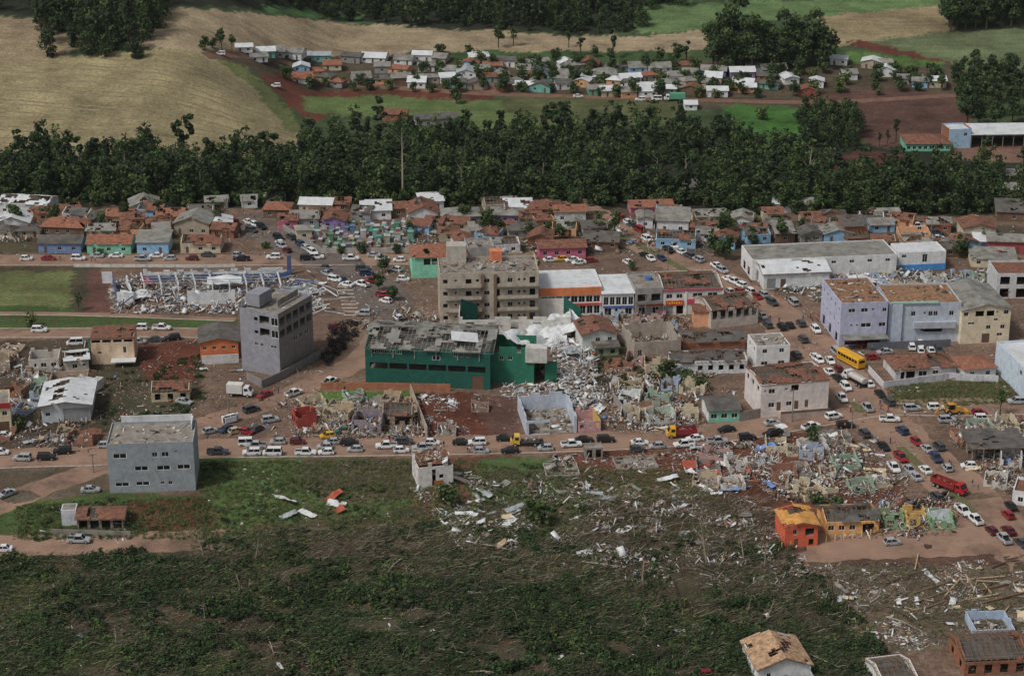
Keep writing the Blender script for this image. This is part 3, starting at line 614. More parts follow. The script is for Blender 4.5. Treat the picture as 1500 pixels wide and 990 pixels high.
bld('white_ruin', 'long white roofless house with broken tile roof behind bushes', 'ruin', (985, 549), (1094, 546), 8, 3.6, G_(184, 186, 188), row('o', 5, 1.3, 1, 2.4, .3, 1), roof='gx', rm='dark', pitch=.2, dmg=.5, jag=.1)
bld('white_house', 'white two-storey house with four windows and debris on its flat roof', 'house', (1107, 541), (1156, 538), 9, 6.5, G_(196, 200, 206, .15), row('w', 2, 1.3, 4.4, 5.6)+row('w', 2, 1.9, .9, 2.1), left=row('w', 2, 1.2, 4.4, 5.6), floors=2, deb=70, parapet=.25)
r = bld('pale_house', 'large pale two-storey house with broken tile roof on the corner of the avenue', 'house', (1113, 612), (1212, 604), 13, 8.8, G_(186, 178, 174, .3),
    [('w', .06, .5, 6.8, 7.4), ('w', .16, 1.7, 6.3, 7.6), ('w', .37, .8, 7, 7.5), ('o', .5, 2, 6.6, 8.2), ('w', .16, 1.6, 2.6, 3.9), ('d', .27, 1.1, 1.6, 3.9), ('w', .42, 1.5, 2.7, 3.9), ('d', .53, 1.1, 1.6, 3.9), ('d', .68, .9, 1.9, 3.9)], left=row('o', 3, 1.6, 6.3, 7.8), roof='gx', rm='tile', pitch=.12, dmg=.35, floors=2, over=.1)
part_box(r, 'terrace', (2.2, -1.3, .8), (13, 2.4, 1.6), G_(160, 140, 128, .5)); part_box(r, 'railing', (2.2, -2.45, 1.95), (13, .06, .7), mat(C(90, 86, 84), .6))
bld('mint_house', 'small mint green house with grey roof beside the pale two-storey house', 'house', (1038, 619), (1083, 617), 9, 3.2, G_(104, 168, 146, .3), row('w', 3, 1.6, 1, 2.3), roof='gx', rm='dark', pitch=.25, wm2=G_(190, 196, 196))
fence('block_wall', 'bare concrete block wall right of the mint house', 'wall', [(1084, 617), (1113, 612)], 2.6, M_CONC)
for a, b, D, h, c, lb in (((905, 596), (936, 598), 6, 3.4, (180, 186, 184), 'white ruined walls at the head of the concrete lane'), ((926, 613), (958, 613), 6, 2.8, (140, 112, 94), 'broken brown house walls beside the rubble lane'),
                          ((950, 622), (990, 620), 6, 3.0, (158, 168, 160), 'pale green ruined house full of debris by the long street')):
    bld('ruined_house', lb, 'ruin', a, b, D, h, G_(*c, .7), row('o', 3, 1.1, .6, 2.1), roof='none', jag=.55, deb=220)
bld('gabled_house', 'pale gabled house with brown roof right of the crumpled silver roof', 'house', (853, 514), (903, 511), 11, 4.6, G_(172, 176, 172, .3), [('w', .45, 1.3, 2.4, 3.6), ('w', .8, 1.2, 2.4, 3.6)], roof='gy', rm='tile', pitch=.32, dmg=.2)
bld('green_lean_to', 'low green lean-to in front of the pale gabled house', 'annex', (872, 522), (906, 520), 3, 2.4, G_(112, 130, 100, .6), row('o', 2, 1.2, .6, 1.8), roof='shed', rm='dark', dmg=.3)
for a, b, D, h, c, lb in (((640, 640), (668, 640), 5, 2.2, (140, 128, 116), 'low broken walls at the corner of the red earth lot'), ((690, 604), (716, 604), 4, 1.8, (132, 110, 98), 'knee-high brick remains on the bare lot'), ((1148, 700), (1190, 697), 6, 1.6, (150, 142, 132), 'flattened house floor with stub walls in the debris field'), ((1225, 690), (1262, 688), 6, 2.0, (120, 150, 132), 'pale green stub walls beside the avenue'), ((1180, 668), (1216, 664), 6, 2.4, (178, 174, 168), 'white stub walls on the red earth'), ((1402, 650), (1428, 648), 5, 2.4, (150, 110, 92), 'brick stub walls beside the open canopy'), ((1440, 712), (1474, 716), 6, 2.0, (170, 168, 160), 'white stub walls right of the avenue'), ((800, 700), (850, 698), 7, .7, (140, 134, 126), 'bare house foundation below the long street'), ((905, 690), (965, 686), 7, .6, (130, 122, 112), 'concrete house foundation on red earth')):
    bld('ruined_house', lb, 'ruin', a, b, D, h, G_(*c, .7), row('o', 2, 1.1, .5, 2.1) if h > 1.5 else (), roof='none', jag=.5 if h > 1 else .3, deb=90)
fence('lane_wall', 'long slanting concrete wall beside the ruined white walls', 'wall', [(897, 585), (925, 624)], 2.2, G_(128, 124, 126, .4))
# open ground ruins between the green warehouse and the long street
fence('brick_wall', 'long orange brick wall in front of the green warehouse', 'wall', [(471, 571), (560, 571), (660, 573)], 2.0, G_(150, 96, 70, .6), posts=4)
fence('beige_wall', 'beige boundary wall beside the red earth lot', 'wall', [(601, 578), (626, 642)], 3.0, G_(150, 136, 120, .6))
for a, b, D, h, c, lb in (((427, 616), (436, 628), 5, 5.0, (150, 62, 52), 'red stub wall standing at the edge of the rubble'), ((515, 634), (558, 636), 9, 4.2, (124, 114, 122), 'grey purple house shell with collapsed frame above the long street'),
                          ((560, 626), (604, 626), 8, 3.4, (136, 122, 108), 'brown house shell with broken rafters beside the beige wall')):
    bld('ruined_house', lb, 'ruin', a, b, D, h, G_(*c, .6), row('o', 3, 1.2, .6, 2.2), roof='gx' if D == 8 else 'none', rm='tile', dmg=.6, jag=.5, deb=220)
bld('blue_shell', 'pale blue roofless shell with blue debris inside beside the long street', 'ruin', (771, 638), (845, 634), 16, 4.6, G_(160, 168, 180, .4), [('o', .25, 5, .2, 3.2), ('o', .7, 6, 0, 4.4)], roof='none', jag=.2, deb=260)
bld('pink_house', 'pink roofless house with yellow inner walls beside the pale blue shell', 'ruin', (847, 634), (880, 631), 7, 3.4, G_(178, 136, 138, .4), row('o', 3, 1, 1, 2.2), roof='none', jag=.15, deb=60, wm2=G_(176, 146, 70))
bld('gate_box', 'small grey concrete booth with two openings below the long street', 'booth', (857, 672), (883, 671), 3, 2.8, M_CONC, row('o', 2, 1.3, .2, 2.3), rm='conc', parapet=.1)
r = bld('white_ruin', 'white two-storey ruin with debris roof standing alone below the long street', 'ruin', (613, 716), (664, 711), 8, 6.3, G_(186, 182, 178, .5), [('o', .45, .9, .4, 4.6), ('o', .66, 1, 2.2, 3.2)], left=row('w', 3, .8, 3.9, 5.1)+row('w', 3, .8, 1, 2.2), rm='tile', parapet=.5, deb=220, floors=2, jag=.16)
part_box(r, 'brown_door', (.6, -.4, .9), (2.2, .2, 1.9), G_(140, 84, 52, .3)); st = part_box(r, 'stair_slab', (5.8, .5, 1.4), (5.5, 1.6, .35), M_CONC); st.rotation_euler = (0, .5, -.2)
# left side
r = bld('beige_house', 'beige rust-stained house with a ribbon of openings under its broken roof', 'house', (135, 534), (198, 532), 9, 7.2, mat(C(190, 168, 142), .85, .2, .5, stain=C(140, 92, 66), stain_amt=.7), row('o', 4, 2.3, 6.1, 6.9)+[('w', .2, 1., 3, 3.6), ('w', .78, .8, 3, 4.9)], roof='shed', rm='tile', pitch=.06, dmg=.3, over=.1)
part_box(r, 'porch_roof', (2.8, -1.6, 1.6), (6.5, 3, .15), M_METW); part_box(r, 'green_pier', (-6.1, .5, 3.7), (.6, .8, 7.4), G_(60, 100, 76, .2))
bld('ruined_house', 'white roofless house beside the small gabled house', 'ruin', (43, 545), (87, 543), 7, 4.2, G_(168, 162, 154, .6), row('w', 3, 1.5, 1.2, 2.4), roof='none', jag=.25, deb=90)
bld('small_house', 'small white gabled house right against the beige house', 'house', (97, 548), (131, 545), 7, 3.8, G_(172, 164, 152, .5), [('w', .4, 1.3, 1.4, 2.6), ('w', .8, .8, 1.8, 2.5)], roof='gx', rm='white', pitch=.2, dmg=.3)
bld('brick_shed', 'collapsed brown shed in front of the small gabled house', 'ruin', (73, 568), (128, 566), 6, 2.6, G_(150, 132, 114, .7), row('o', 4, 1.4, .3, 2), roof='none', jag=.4, deb=130)
r = bld('metal_shed', 'pale metal workshop with grey roller door and lifted roof sheets', 'shed', (62, 619), (133, 616), 15, 4.6, G_(160, 166, 170, .3), [('w', .13, 1.2, 1.6, 2.6), ('s', .72, 6.4, .1, 3.6)], roof='gy', rm='white', pitch=.16, dmg=.22, over=.8)
r = bld('cream_house', 'cream two-storey house with red parapet at the left end of the long street', 'house', (-16, 636), (18, 633), 9, 7.8, G_(184, 172, 140, .3), row('w', 2, 1.2, 4.6, 5.8)+[('d', .7, 2.4, .1, 3)], rm='conc', floors=2)
part_box(r, 'red_parapet', (0, -.18, 7.3), (6.0, .3, 1.3), G_(150, 42, 44, .2))
bld('orange_gable_house', 'orange gabled house with white lower wall left of the tall corner office', 'house', (294, 529), (350, 526), 12, 5.2, G_(190, 104, 62, .3), row('w', 4, 1.1, 3.2, 4), roof='gy', rm='dark', pitch=.22)
fence('white_wall', 'white stained wall in front of the orange gabled house', 'wall', [(296, 534), (350, 531)], 2.5, G_(180, 178, 178))
bld('ruined_house', 'tan ruined house with broken rafters above the overturned car', 'ruin', (222, 589), (278, 587), 7, 3, G_(166, 150, 124, .6), row('o', 3, 1.4, .5, 2.2), roof='gx', rm='tile', dmg=.62, jag=.2, deb=80)
bld('white_hut', 'white block hut joined to the brown roofed ruin', 'hut', (91, 770), (113, 769), 3.5, 3.8, G_(176, 180, 186), roof='flat', rm='conc', parapet=.1)
bld('brown_ruin', 'ruined house with tan tile roof above the lower lane', 'ruin', (114, 776), (181, 775), 6, 2.8, G_(120, 110, 100, .6), row('o', 4, 1.9, .2, 2.3), roof='gx', rm='tile', pitch=.3, dmg=.3, deb=80)
fence('block_wall', 'low grey block wall in front of the brown roofed ruin', 'wall', [(74, 782), (192, 786)], 1.3, M_CONC)
# wrecked school beside the football field
sc_ = empty('wrecked_school', P(320, 450), 0, 'wrecked blue and white school with bare roof frames beside the playing field', 'ruin'); o0 = P(320, 450)
def sw(pts, h, m, jag, ops=(), name='wall'):
    mb = MB(); q = [P(*k)-o0 for k in pts]
    for a, b in zip(q, q[1:]): wall(mb, (a.x, a.y), (b.x, b.y), h, list(ops), .25, 0, jag)
    mb.build(name, m, sc_)
MWB, MBL = G_(186, 188, 190, .5), G_(62, 80, 124, .5)
sw([(200, 413), (300, 410), (425, 408)], 2.2, MBL, .5); sw([(210, 404), (420, 399)], 2.4, MWB, .8, [(k*4., k*4.+2, .8, 2) for k in range(1, 9)])
sw([(172, 446), (197, 447)], 4.6, MWB, .3); sw([(166, 418), (172, 446)], 4.2, MBL, .3); sw([(197, 447), (186, 418)], 4, MWB, .35); sw([(275, 447), (345, 445)], 4.2, MWB, .12); sw([(150, 415), (165, 415)], 3.5, MWB, .1)
for k in range(9):
    a = P(212+k*25, 433)-o0; b = P(207+k*25, 412)-o0; beam('roof_truss', a+Vector((0, 0, 3.4)), b+Vector((0, 0, 2.6)), .45, .4, M_METW, sc_); beam('column', a, a+Vector((0, 0, 3.5)), .35, .35, MWB, sc_)
for k in range(5): beam('purlin', P(212, 432-k*4)-o0+Vector((0, 0, 3.6)), P(405, 428-k*4)-o0+Vector((0, 0, 3.4)), .2, .15, M_METG, sc_)
for k in range(90):
    a = P(random.choice((random.uniform(395, 485), random.uniform(170, 420))), random.uniform(404, 458))-o0+Vector((0, 0, random.uniform(.3, 3))); b = a+Vector((random.uniform(-9, 9), random.uniform(-6, 6), 0)); b.z = random.uniform(.2, 1.5); beam('fallen_truss', a, b, .3, .25, random.choice((M_METW, M_METG, MBL)), sc_)
sh = MB().box((0, 0, 0), (3.4, 8.5, .08)).build('red_roof_sheet', G_(176, 64, 70, .2), sc_); sh.location = P(216, 424)-o0+Vector((0, 0, 2.6)); sh.rotation_euler = (-.2, .3, .1)
bt = MB().box((0, 0, 0), (1.1, 1.1, 6)).build('blue_tower', MBL, sc_); bt.location = P(424, 402)-o0+Vector((0, 0, 3))
debris('school_rubble', 'white and blue debris heaped through the wrecked school', [(155, 420), (430, 402), (490, 455), (345, 462), (165, 460)], 1500, 1.0, [.4, .22, .1, .05, .06, .1, .06, .02], .8)
# houses with the red roof, right side blocks
bld('mint_building', 'mint green two-storey building with red hipped tile roof behind the apartment block', 'building', (604, 408), (684, 405), 11, 6.6, G_(116, 186, 158, .25), row('o', 4, 2, 4, 6, .2, .8), left=row('w', 3, 1.2, 4, 5.2), roof='hip', rm='orange', pitch=.4, floors=2, dmg=.12)
bld('grey_block', 'grey block with white gable wall right of the red hipped roof', 'building', (686, 396), (724, 394), 9, 7.2, G_(140, 138, 136, .6), [('w', .85, 1, 4.4, 5.4)], rm='conc', floors=2, deb=50)
bld('pink_house', 'bright pink house with brown tile roof behind the parked cars', 'house', (790, 379), (858, 377), 8, 3.3, G_(176, 88, 118, .25), row('w', 4, 1.3, 1, 2.3), roof='gx', rm='tile', pitch=.3)
r = bld('market', 'long white supermarket hall with blue signs and tan roof at the avenue corner', 'market', (1101, 411), (1312, 402), 14, 6.4, G_(190, 192, 192, .2), row('w', 8, 1.5, 4.3, 5.2)+row('o', 3, 2.2, .2, 3.6, .02, .25), left=[('o', .3, 3, .2, 3), ('o', .7, 3, .2, 3)], rm='fib', floors=1, parapet=.3)
part_box(r, 'blue_sign', (-21.6, 5, 4.4), (.3, 6, 3), G_(60, 76, 150, .1)); part_box(r, 'dark_sign', (-21.6, 11, 4.0), (.3, 3, 3), G_(60, 56, 60, .1))
bld('white_warehouse', 'white warehouse with blue base and torn roof in front of the supermarket hall', 'warehouse', (1118, 424), (1214, 420), 13, 4.8, G_(186, 190, 198, .2), [('s', .12, 2.6, .1, 3.2), ('d', .3, 1.6, .1, 3)], left=[('s', .4, 3, .1, 3.4)], roof='gx', rm='white', pitch=.2, dmg=.2)
r = bld('white_building', 'white building with bright blue lower band beside the burnt rubble', 'building', (1316, 398), (1384, 395), 9, 6, G_(196, 200, 204, .15), [('w', .1, 1.4, 4.3, 5.3), ('w', .55, 1.6, 2.6, 5.3)], rm='white', parapet=.3); part_box(r, 'blue_band', (0, -.12, 1.1), (14.6, .2, 2.0), G_(64, 128, 190, .2))
bld('pale_terrace', 'pale two-storey shop house with dark openings at the right of the burnt rubble', 'building', (1458, 437), (1530, 437), 12, 7.6, G_(168, 170, 172, .4), row('o', 3, 2.8, 4.2, 6.6)+row('o', 3, 2.6, .2, 3), rm='tile', floors=2)
# blue-grey offices and cream block
ML = G_(156, 159, 182, .3); r = bld('lavender_office', 'lavender three-storey office with brown rubble roof facing the yellow bus', 'building', (1229, 507), (1297, 504), 20, 12.4, ML,
    [('w', .23, 2, 9.6, 10.7), ('w', .5, 2, 9.6, 10.7), ('w', .68, .7, 10, 10.6), ('w', .93, 1.2, 9.5, 10.6), ('w', .24, .6, 5.6, 6.2), ('w', .36, .6, 5.6, 6.2), ('w', .55, 3, 5.2, 6.4), ('w', .9, 2, 5.2, 6.4), ('o', .5, 10, .2, 2.6)], left=row('w', 5, 1.3, 9.4, 10.6)+row('w', 5, 1, 5.2, 6.4)+row('o', 3, 2.4, .2, 3), floors=3, rm=mat(C(120, 88, 64), .95, .4, .8), parapet=.3, deb=160)
part_box(r, 'awning', (0, -2.2, 3.2), (12.4, 4.2, .18), M_FIB)
r = bld('pale_blue_office', 'pale blue three-storey office with turquoise parapet between lavender and cream blocks', 'building', (1299, 502), (1404, 500), 16, 11.4, G_(154, 163, 174, .35), [('w', .34, 1.3, 7.6, 9), ('w', .5, .7, 8.2, 8.8), ('w', .58, 1.2, 7.6, 9), ('w', .65, 1.2, 7.6, 9), ('w', .87, 1.3, 7.6, 9), ('o', .62, 5.6, 3, 4.4), ('w', .48, 1, 3.2, 4), ('o', .12, 2, .2, 2.4)], floors=3, rm=mat(C(124, 92, 66), .95, .4, .8), parapet=.5, deb=140)
part_box(r, 'balcony', (2.8, -.5, 5.2), (11.6, .9, 1.8), G_(150, 154, 164, .3)); part_box(r, 'turquoise_parapet', (-3, -.15, 11.6), (13, .5, .5), G_(130, 172, 164, .3)); part_box(r, 'side_pier', (-7.6, -.3, 5.6), (2.6, .6, 11.2), G_(158, 168, 182, .25))
bld('cream_building', 'cream three-storey building with low grey gable beside the pale blue office', 'building', (1406, 504), (1477, 501), 20, 9.8, G_(190, 178, 152, .25), [('w', .08, 1.2, 8, 9.2), ('o', .36, 2.4, 7.8, 9.4), ('o', .58, 2.2, 7.8, 9.4), ('w', .72, .6, 8.6, 9.2), ('w', .9, 1.4, 8.2, 9.4), ('w', .2, 2, 5.6, 6.2), ('w', .7, 1.2, 6.4, 7.1), ('w', .56, 1.3, 4, 5.2), ('w', .85, 1.3, 4, 5.2), ('d', .52, 2.2, .1, 2.8), ('w', .8, 1.6, 2, 2.8)], right=row('w', 4, 1.2, 8, 9), roof='gy', rm='fib', pitch=.22, floors=3)
bld('tile_house', 'white bungalow with ribbed brown hip roof behind the stained white wall', 'house', (1311, 557), (1400, 552), 10, 3.1, G_(178, 176, 176, .4), [('o', .12, 1, .2, 2.2), ('o', .25, 2.4, .2, 2.3), ('w', .45, 2.4, .8, 2.2), ('w', .66, 1.6, 1.2, 2.2)], roof='hip', rm='tile', pitch=.35, dmg=.3, singly=True)
bld('tile_house', 'small white house with red brown hip roof between the bungalow and the pale blue wall', 'house', (1412, 557), (1458, 553), 9, 3, G_(176, 174, 172, .4), row('w', 2, 1.2, 1, 2.2), roof='hip', rm='orange', pitch=.35)
fence('garden_wall', 'stained white wall along the weedy lot in front of the bungalow', 'wall', [(1272, 545), (1294, 569), (1390, 556), (1462, 560)], 1.9, G_(176, 176, 180, .7))
fence('car_park_wall', 'dark grey wall behind the row of parked cars', 'wall', [(1270, 513), (1392, 508)], 2.2, G_(88, 92, 100))
bld('pale_blue_house', 'tall pale blue house wall at the end of the weedy lot', 'house', (1502, 588), (1570, 584), 22, 8.0, G_(166, 180, 196, .3), row('w', 3, 1.4, 5, 6.4), left=[('w', .8, 1.6, 5.4, 6.8)], rm='white', floors=2)
# lower right
bld('orange_house', 'bright orange two-storey gabled house at the edge of the flattened wood', 'house', (1149, 802), (1197, 799), 9, 5.2, G_(196, 88, 60, .4), [('w', .3, .9, 3, 4.3), ('o', .75, 2, 2.6, 4.4), ('d', .35, .9, .1, 2), ('o', .8, 1.2, .3, 1.8)], roof='gy', rm=mat(C(176, 124, 60), .9, .4, .8), pitch=.22, dmg=.4, floors=2)
bld('peach_house', 'peach bungalow with grey tiles half stripped beside the orange house', 'house', (1209, 783), (1287, 780), 9, 3, G_(200, 146, 88, .25), row('w', 3, 1.4, 1, 2.2, 0, .6)+[('o', .8, 2.6, .1, 2.4)], roof='gx', rm='dark', pitch=.3, dmg=.5)
for a, b, h, c, lb in (((1296, 776), (1328, 775), 4, (112, 140, 104), 'pale green broken walls beside the peach bungalow'), ((1330, 774), (1360, 773), 4.4, (186, 150, 84), 'yellow broken walls between the two green ruins'), ((1364, 777), (1400, 775), 4, (112, 148, 108), 'green broken walls next to the dirt avenue')):
    bld('ruined_house', lb, 'ruin', a, b, 6, h, G_(*c, .4), row('o', 2, 1.5, .5, 2.3), roof='none', jag=.85, deb=220)
for k in range(12):
    p = P(1132+k*13, 805-k*1.9); o = ob('fence_post', ubox(G_(200, 160, 96, .2)), None, p+Vector((0, 0, .75)), None, (.22, .22, 1.5)); tag(o, 'short yellow fence post in front of the orange and peach houses', 'post', 'yellow fence posts along the lower street')
bld('white_gabled_house', 'white gabled house with patchy tan tiles at the wood edge', 'house', (1110, 1004), (1187, 995), 11, 3.8, G_(192, 192, 192, .2), [('w', .2, .8, 1.4, 2.6)], left=row('w', 2, .9, 1.2, 2.4), roof='gy', rm=mat(C(158, 126, 96), .9, .5, 1.2, stain=C(96, 70, 54), stain_amt=.8), pitch=.38, dmg=.2, singly=True)
bld('grey_annex', 'low grey walled annex in front of the white gabled house', 'annex', (1122, 1012), (1192, 1004), 4, 2.4, G_(150, 154, 160), roof='none', deb=30)
bld('frame_house', 'white house with bare timber roof grid at the lower edge', 'house', (1292, 1016), (1344, 1010), 9, 3, G_(190, 188, 184), roof='gx', rm='tile', pitch=.3, dmg=.85, singly=True)
bld('brick_house', 'wrecked brick house with exposed roof timbers in the lower right corner', 'ruin', (1412, 990), (1505, 985), 11, 3.6, M_BRICK, row('o', 4, 1.6, .4, 2.4), left=row('o', 2, 1.6, .5, 2.2), roof='gx', rm='tile', pitch=.3, dmg=.66, jag=.25, singly=True, deb=120)
bld('blue_ruin', 'roofless pale blue house shell behind the wrecked brick house', 'ruin', (1428, 940), (1486, 936), 8, 3.2, G_(150, 166, 186, .4), row('o', 3, 1.2, .8, 2.1), roof='none', jag=.2, deb=90)
bld('open_shed', 'dark open canopy on thin posts right of the avenue', 'shed', (1424, 676), (1503, 674), 10, 3.4, M_CONC, row('o', 5, 2.4, 0, 3.1), left=row('o', 2, 3.6, 0, 3), roof='shed', rm='dark', pitch=.05, dmg=.25, over=.6)
bld('white_cottage', 'white cottage with square windows at the right end of the rubble by the avenue', 'house', (1482, 738), (1530, 746), 8, 3.6, G_(190, 192, 194, .2), row('w', 2, 1.2, 1, 2.2), left=row('w', 2, 1, 1, 2.2), rm='tile', floors=1)
# edge of the wood, right
bld('village_hall', 'turquoise hall with brown hip roof among trees beside the long open shed', 'hall', (1327, 222), (1392, 222), 14, 3.2, G_(92, 166, 140, .2), row('w', 8, 1.4, .9, 2.3), roof='hip', rm='tile', pitch=.3)
bld('brick_tower_house', 'brick and pale blue two-storey house at the end of the long open shed', 'house', (1389, 218), (1421, 217), 9, 8, G_(140, 170, 196, .2), [('w', .75, 1.4, 5, 6.4)], rm='white', floors=2, wm2=M_BRICK)
r = bld('open_shed', 'long open shed with white roof on posts at the edge of the wood', 'shed', (1422, 217), (1530, 216), 14, 5.4, G_(120, 110, 100), row('o', 7, 4, 0, 4.9), roof='shed', rm='white', pitch=.1)
bld('farm_house', 'white long house with dark roof half hidden in the wood', 'house', (938, 284), (1036, 283), 10, 3.6, G_(190, 190, 188, .2), row('w', 5, 1.4, 1, 2.3), roof='gx', rm='dark', pitch=.3)
LN0 = [q for k in ([(800, 284), (870, 318), (1000, 386), (1100, 436)], [(350, 318), (410, 348), (470, 376), (550, 425)], [(0, 381), (300, 381), (600, 380)]) for q in smooth_line(k, 20)]
# ---------------------------------------------------------------- rows of ordinary houses
V = 'in the hillside village'
for a in [(358,78,24,'white','gx','white'),(390,86,26,'teal','gx','white'),(380,92,24,'white','gx','fib'),(410,86,14,'grey','gx','fib'),(428,88,28,'white','gx','fib'),(466,92,36,'teal','gx','grey'),(487,104,26,'cream','gx','orange'),(443,124,30,'white','gx','orange'),
 (513,93,28,'grey','gx','dark'),(546,93,36,'white','gx','white'),(590,96,26,'white','gx','fib'),(618,91,28,'white','gx','white'),(642,94,20,'beige','gx','fib'),(656,112,24,'white','gx','fib'),(531,124,26,'grey','gx','fib'),(588,124,28,'brown','gx','fib'),(626,124,34,'beige','hip','fib'),
 (610,130,26,'white','gx','white'),(657,124,22,'white','gx','white'),(705,93,28,'white','hip','white'),(739,99,30,'white','gx','dark'),(770,101,26,'cream','gx','fib'),(794,99,22,'white','gx','fib'),(787,112,28,'blue','gy','fib'),(767,112,18,'cream','gx','fib'),(818,119,30,'green','gx','fib'),
 (832,102,24,'white','gy','white'),(862,103,30,'brick','gy','tile'),(905,106,32,'grey','gx','dark'),(935,108,26,'sky','gx','fib'),(968,108,34,'white','gx','fib'),(857,122,30,'white','gx','white'),(890,119,38,'white','hip','fib'),(925,123,30,'white','gx','white'),(875,140,26,'green','gx','fib'),
 (898,142,32,'cream','gx','white'),(921,144,20,'peach','gx','fib'),(946,143,36,'white','shed','white'),(991,122,18,'white','gx','fib'),(783,132,18,'white','gy','fib'),(1045,113,36,'blue','gx','fib'),(1044,124,24,'beige','gx','white'),(1088,116,36,'purple','gx','white'),(1087,130,30,'yellow','gx','white'),
 (1051,143,30,'white','gx','white'),(1104,106,22,'grey','gx','dark'),(1135,110,36,'teal','gx','fib'),(1160,92,16,'white','gx','white'),(1196,129,20,'white','gy','white'),(1183,142,26,'red','gy','tile'),(1160,124,22,'white','gy','white'),(1228,96,24,'white','gx','white'),(1245,118,22,'white','gx','fib'),
 (1276,101,28,'beige','gy','white'),(1299,102,18,'grey','gx','fib'),(1297,113,28,'white','gy','white'),(1333,124,36,'grey','gx','fib'),(1347,129,22,'sky','gx','fib'),(1373,129,26,'cream','gx','white'),(1012,162,18,'white','gx','white'),(560,108,22,'grey','gx','fib'),(1010,118,22,'white','gx','fib')]:
    house(*a, V, h=random.uniform(2.5, 3.3), D=random.uniform(6, 9), rot=random.uniform(-16, 16), pitch=random.uniform(.25, .5))
house(683, 124, 28, 'white', 'gy', 'grey', V, h=5.2, D=10, floors=2, n=2, seen='two-storey')
E = 'at the back edge of town'
for a in [(34,315,74,'white','gx','white',.3,10,4),(18,340,50,'white','gy','white',.15,9,3),(92,346,64,'brown','hip','orange',0,9,3),(213,314,42,'cream','gy','fib',.1,9,3),(172,330,40,'cream','hip','orange',.1,8,3),(250,330,40,'brown','gx','orange',.2,8,3),(281,345,52,'beige','gy','fib',.05,10,4),(237,352,24,'white','shed','fib',0,6,3),
 (320,342,40,'blue','gy','white',.1,8,3),(318,306,32,'grey','gx','fib',.2,7,2.6),(366,305,22,'white','gx','fib',0,6,2.6),(405,320,38,'brown','hip','orange',0,8,3),(462,312,48,'cream','gx','white',0,8,3),(502,311,22,'brown','gx','tile',.3,7,3),(476,326,44,'brown','gx','tile',.25,7,3),(489,336,34,'purple','gy','tile',.1,7,3),
 (446,333,42,'grey','gx','fib',.2,8,3),(422,336,28,'pink','gx','tile',.3,7,3),(446,352,22,'cream','hip','fib',0,5,3.4),(529,324,28,'grey','gx','dark',.3,7,3),(551,322,44,'white','shed','white',.1,8,3),(584,318,30,'brown','gx','tile',.2,7,3),(400,300,26,'white','gx','fib',.1,6,2.6),
 (620,328,44,'white','gy','tile',.12,11,3.8),(633,308,34,'white','shed','white',0,7,3),(676,331,56,'grey','hip','fib',.1,9,3.2),(740,328,48,'purple','hip','fib',.08,8,3),(735,310,48,'beige','gx','fib',.45,8,2.6),(760,318,40,'white','shed','white',.2,7,2.8),(797,318,54,'brick','hip','tile',.1,9,2.8),(835,326,46,'white','gx','orange',.1,8,3.6),
 (843,340,22,'green','gy','fib',0,6,3),(768,350,44,'grey','hip','dark',.1,8,3),(738,346,34,'brown','gx','tile',.3,7,2.8),(870,345,30,'grey','gx','dark',.2,8,2.6),(880,366,50,'brown','gx','dark',.25,9,2.8),(705,350,30,'beige','gx','fib',.3,8,3),(742,372,40,'white','gx','fib',.45,8,3),
 (955,315,62,'pink','gx','orange',.2,8,2.8),(985,341,46,'white','shed','fib',.05,9,3.8),(945,335,22,'white','gy','fib',.1,8,3.4),(990,364,58,'sky','gx','tile',.5,9,3),(1030,346,36,'brick','gx','tile',.35,7,2.8),(1042,330,48,'cream','gx','fib',.2,8,3),(1085,335,32,'white','gy','fib',.1,8,3),(1150,356,28,'brown','shed','fib',0,8,3),
 (1145,312,26,'white','shed','white',0,7,3),(1176,312,34,'grey','gx','fib',.1,7,3),(1140,342,34,'grey','hip','dark',.1,7,2.8),(1253,354,34,'brick','shed','dark',.1,8,5),(1228,356,42,'sky','gy','fib',0,8,3),(1434,352,48,'cream','gy','tile',.1,10,4),(1473,372,52,'red','gx','fib',.05,8,4),(1443,368,30,'blue','shed','white',0,6,3),
 (1410,362,26,'white','gx','fib',.3,6,2.4),(1340,352,46,'peach','none','tile',0,8,2),(1455,392,64,'cream','shed','fib',0,8,2.6),(1295,365,34,'beige','gx','tile',.4,7,2.6),(1480,264,42,'brown','gx','fib',0,8,3),(1492,288,44,'brick','gx','fib',0,8,3.4),(1485,325,50,'brown','shed','dark',0,9,3),(575,178,40,'brick','gx','tile',0,8,3),(640,186,60,'grey','gx','dark',0,9,3.4),(1290,268,40,'brown','shed','fib',0,7,2.6)]:
    px, py, wp, wc, rt, rm, dm, D, h = a
    pl = 'in the wood across the creek' if py < 300 else E
    house(px, py, wp, wc, rt, rm, pl, h=h, D=D, dmg=dm+.12 if rt not in ('none',) and py > 300 else dm, rot=random.uniform(-14, 14), pitch=random.uniform(.25, .42), deb=40 if rt == 'none' else 0)
S_ = 'on the street beside the playing field'
for px, py, wp, wc, rt, rm, dm, D, h in [(88,371,62,'blue','gx','dark',0,8,3.2),(160,372,64,'mint','gx','orange',.1,9,3.2),(224,372,46,'sky','shed','fib',0,8,3.6),(294,371,58,'cream','gx','tile',.45,9,3)]:
    house(px, py, wp, wc, rt, rm, S_, h=h, D=D, dmg=dm)
fence('low_wall', 'long pale low wall along the back street above the wrecked school', 'wall', [(108, 391), (300, 392), (345, 391)], .9, G_(178, 176, 172, .5))
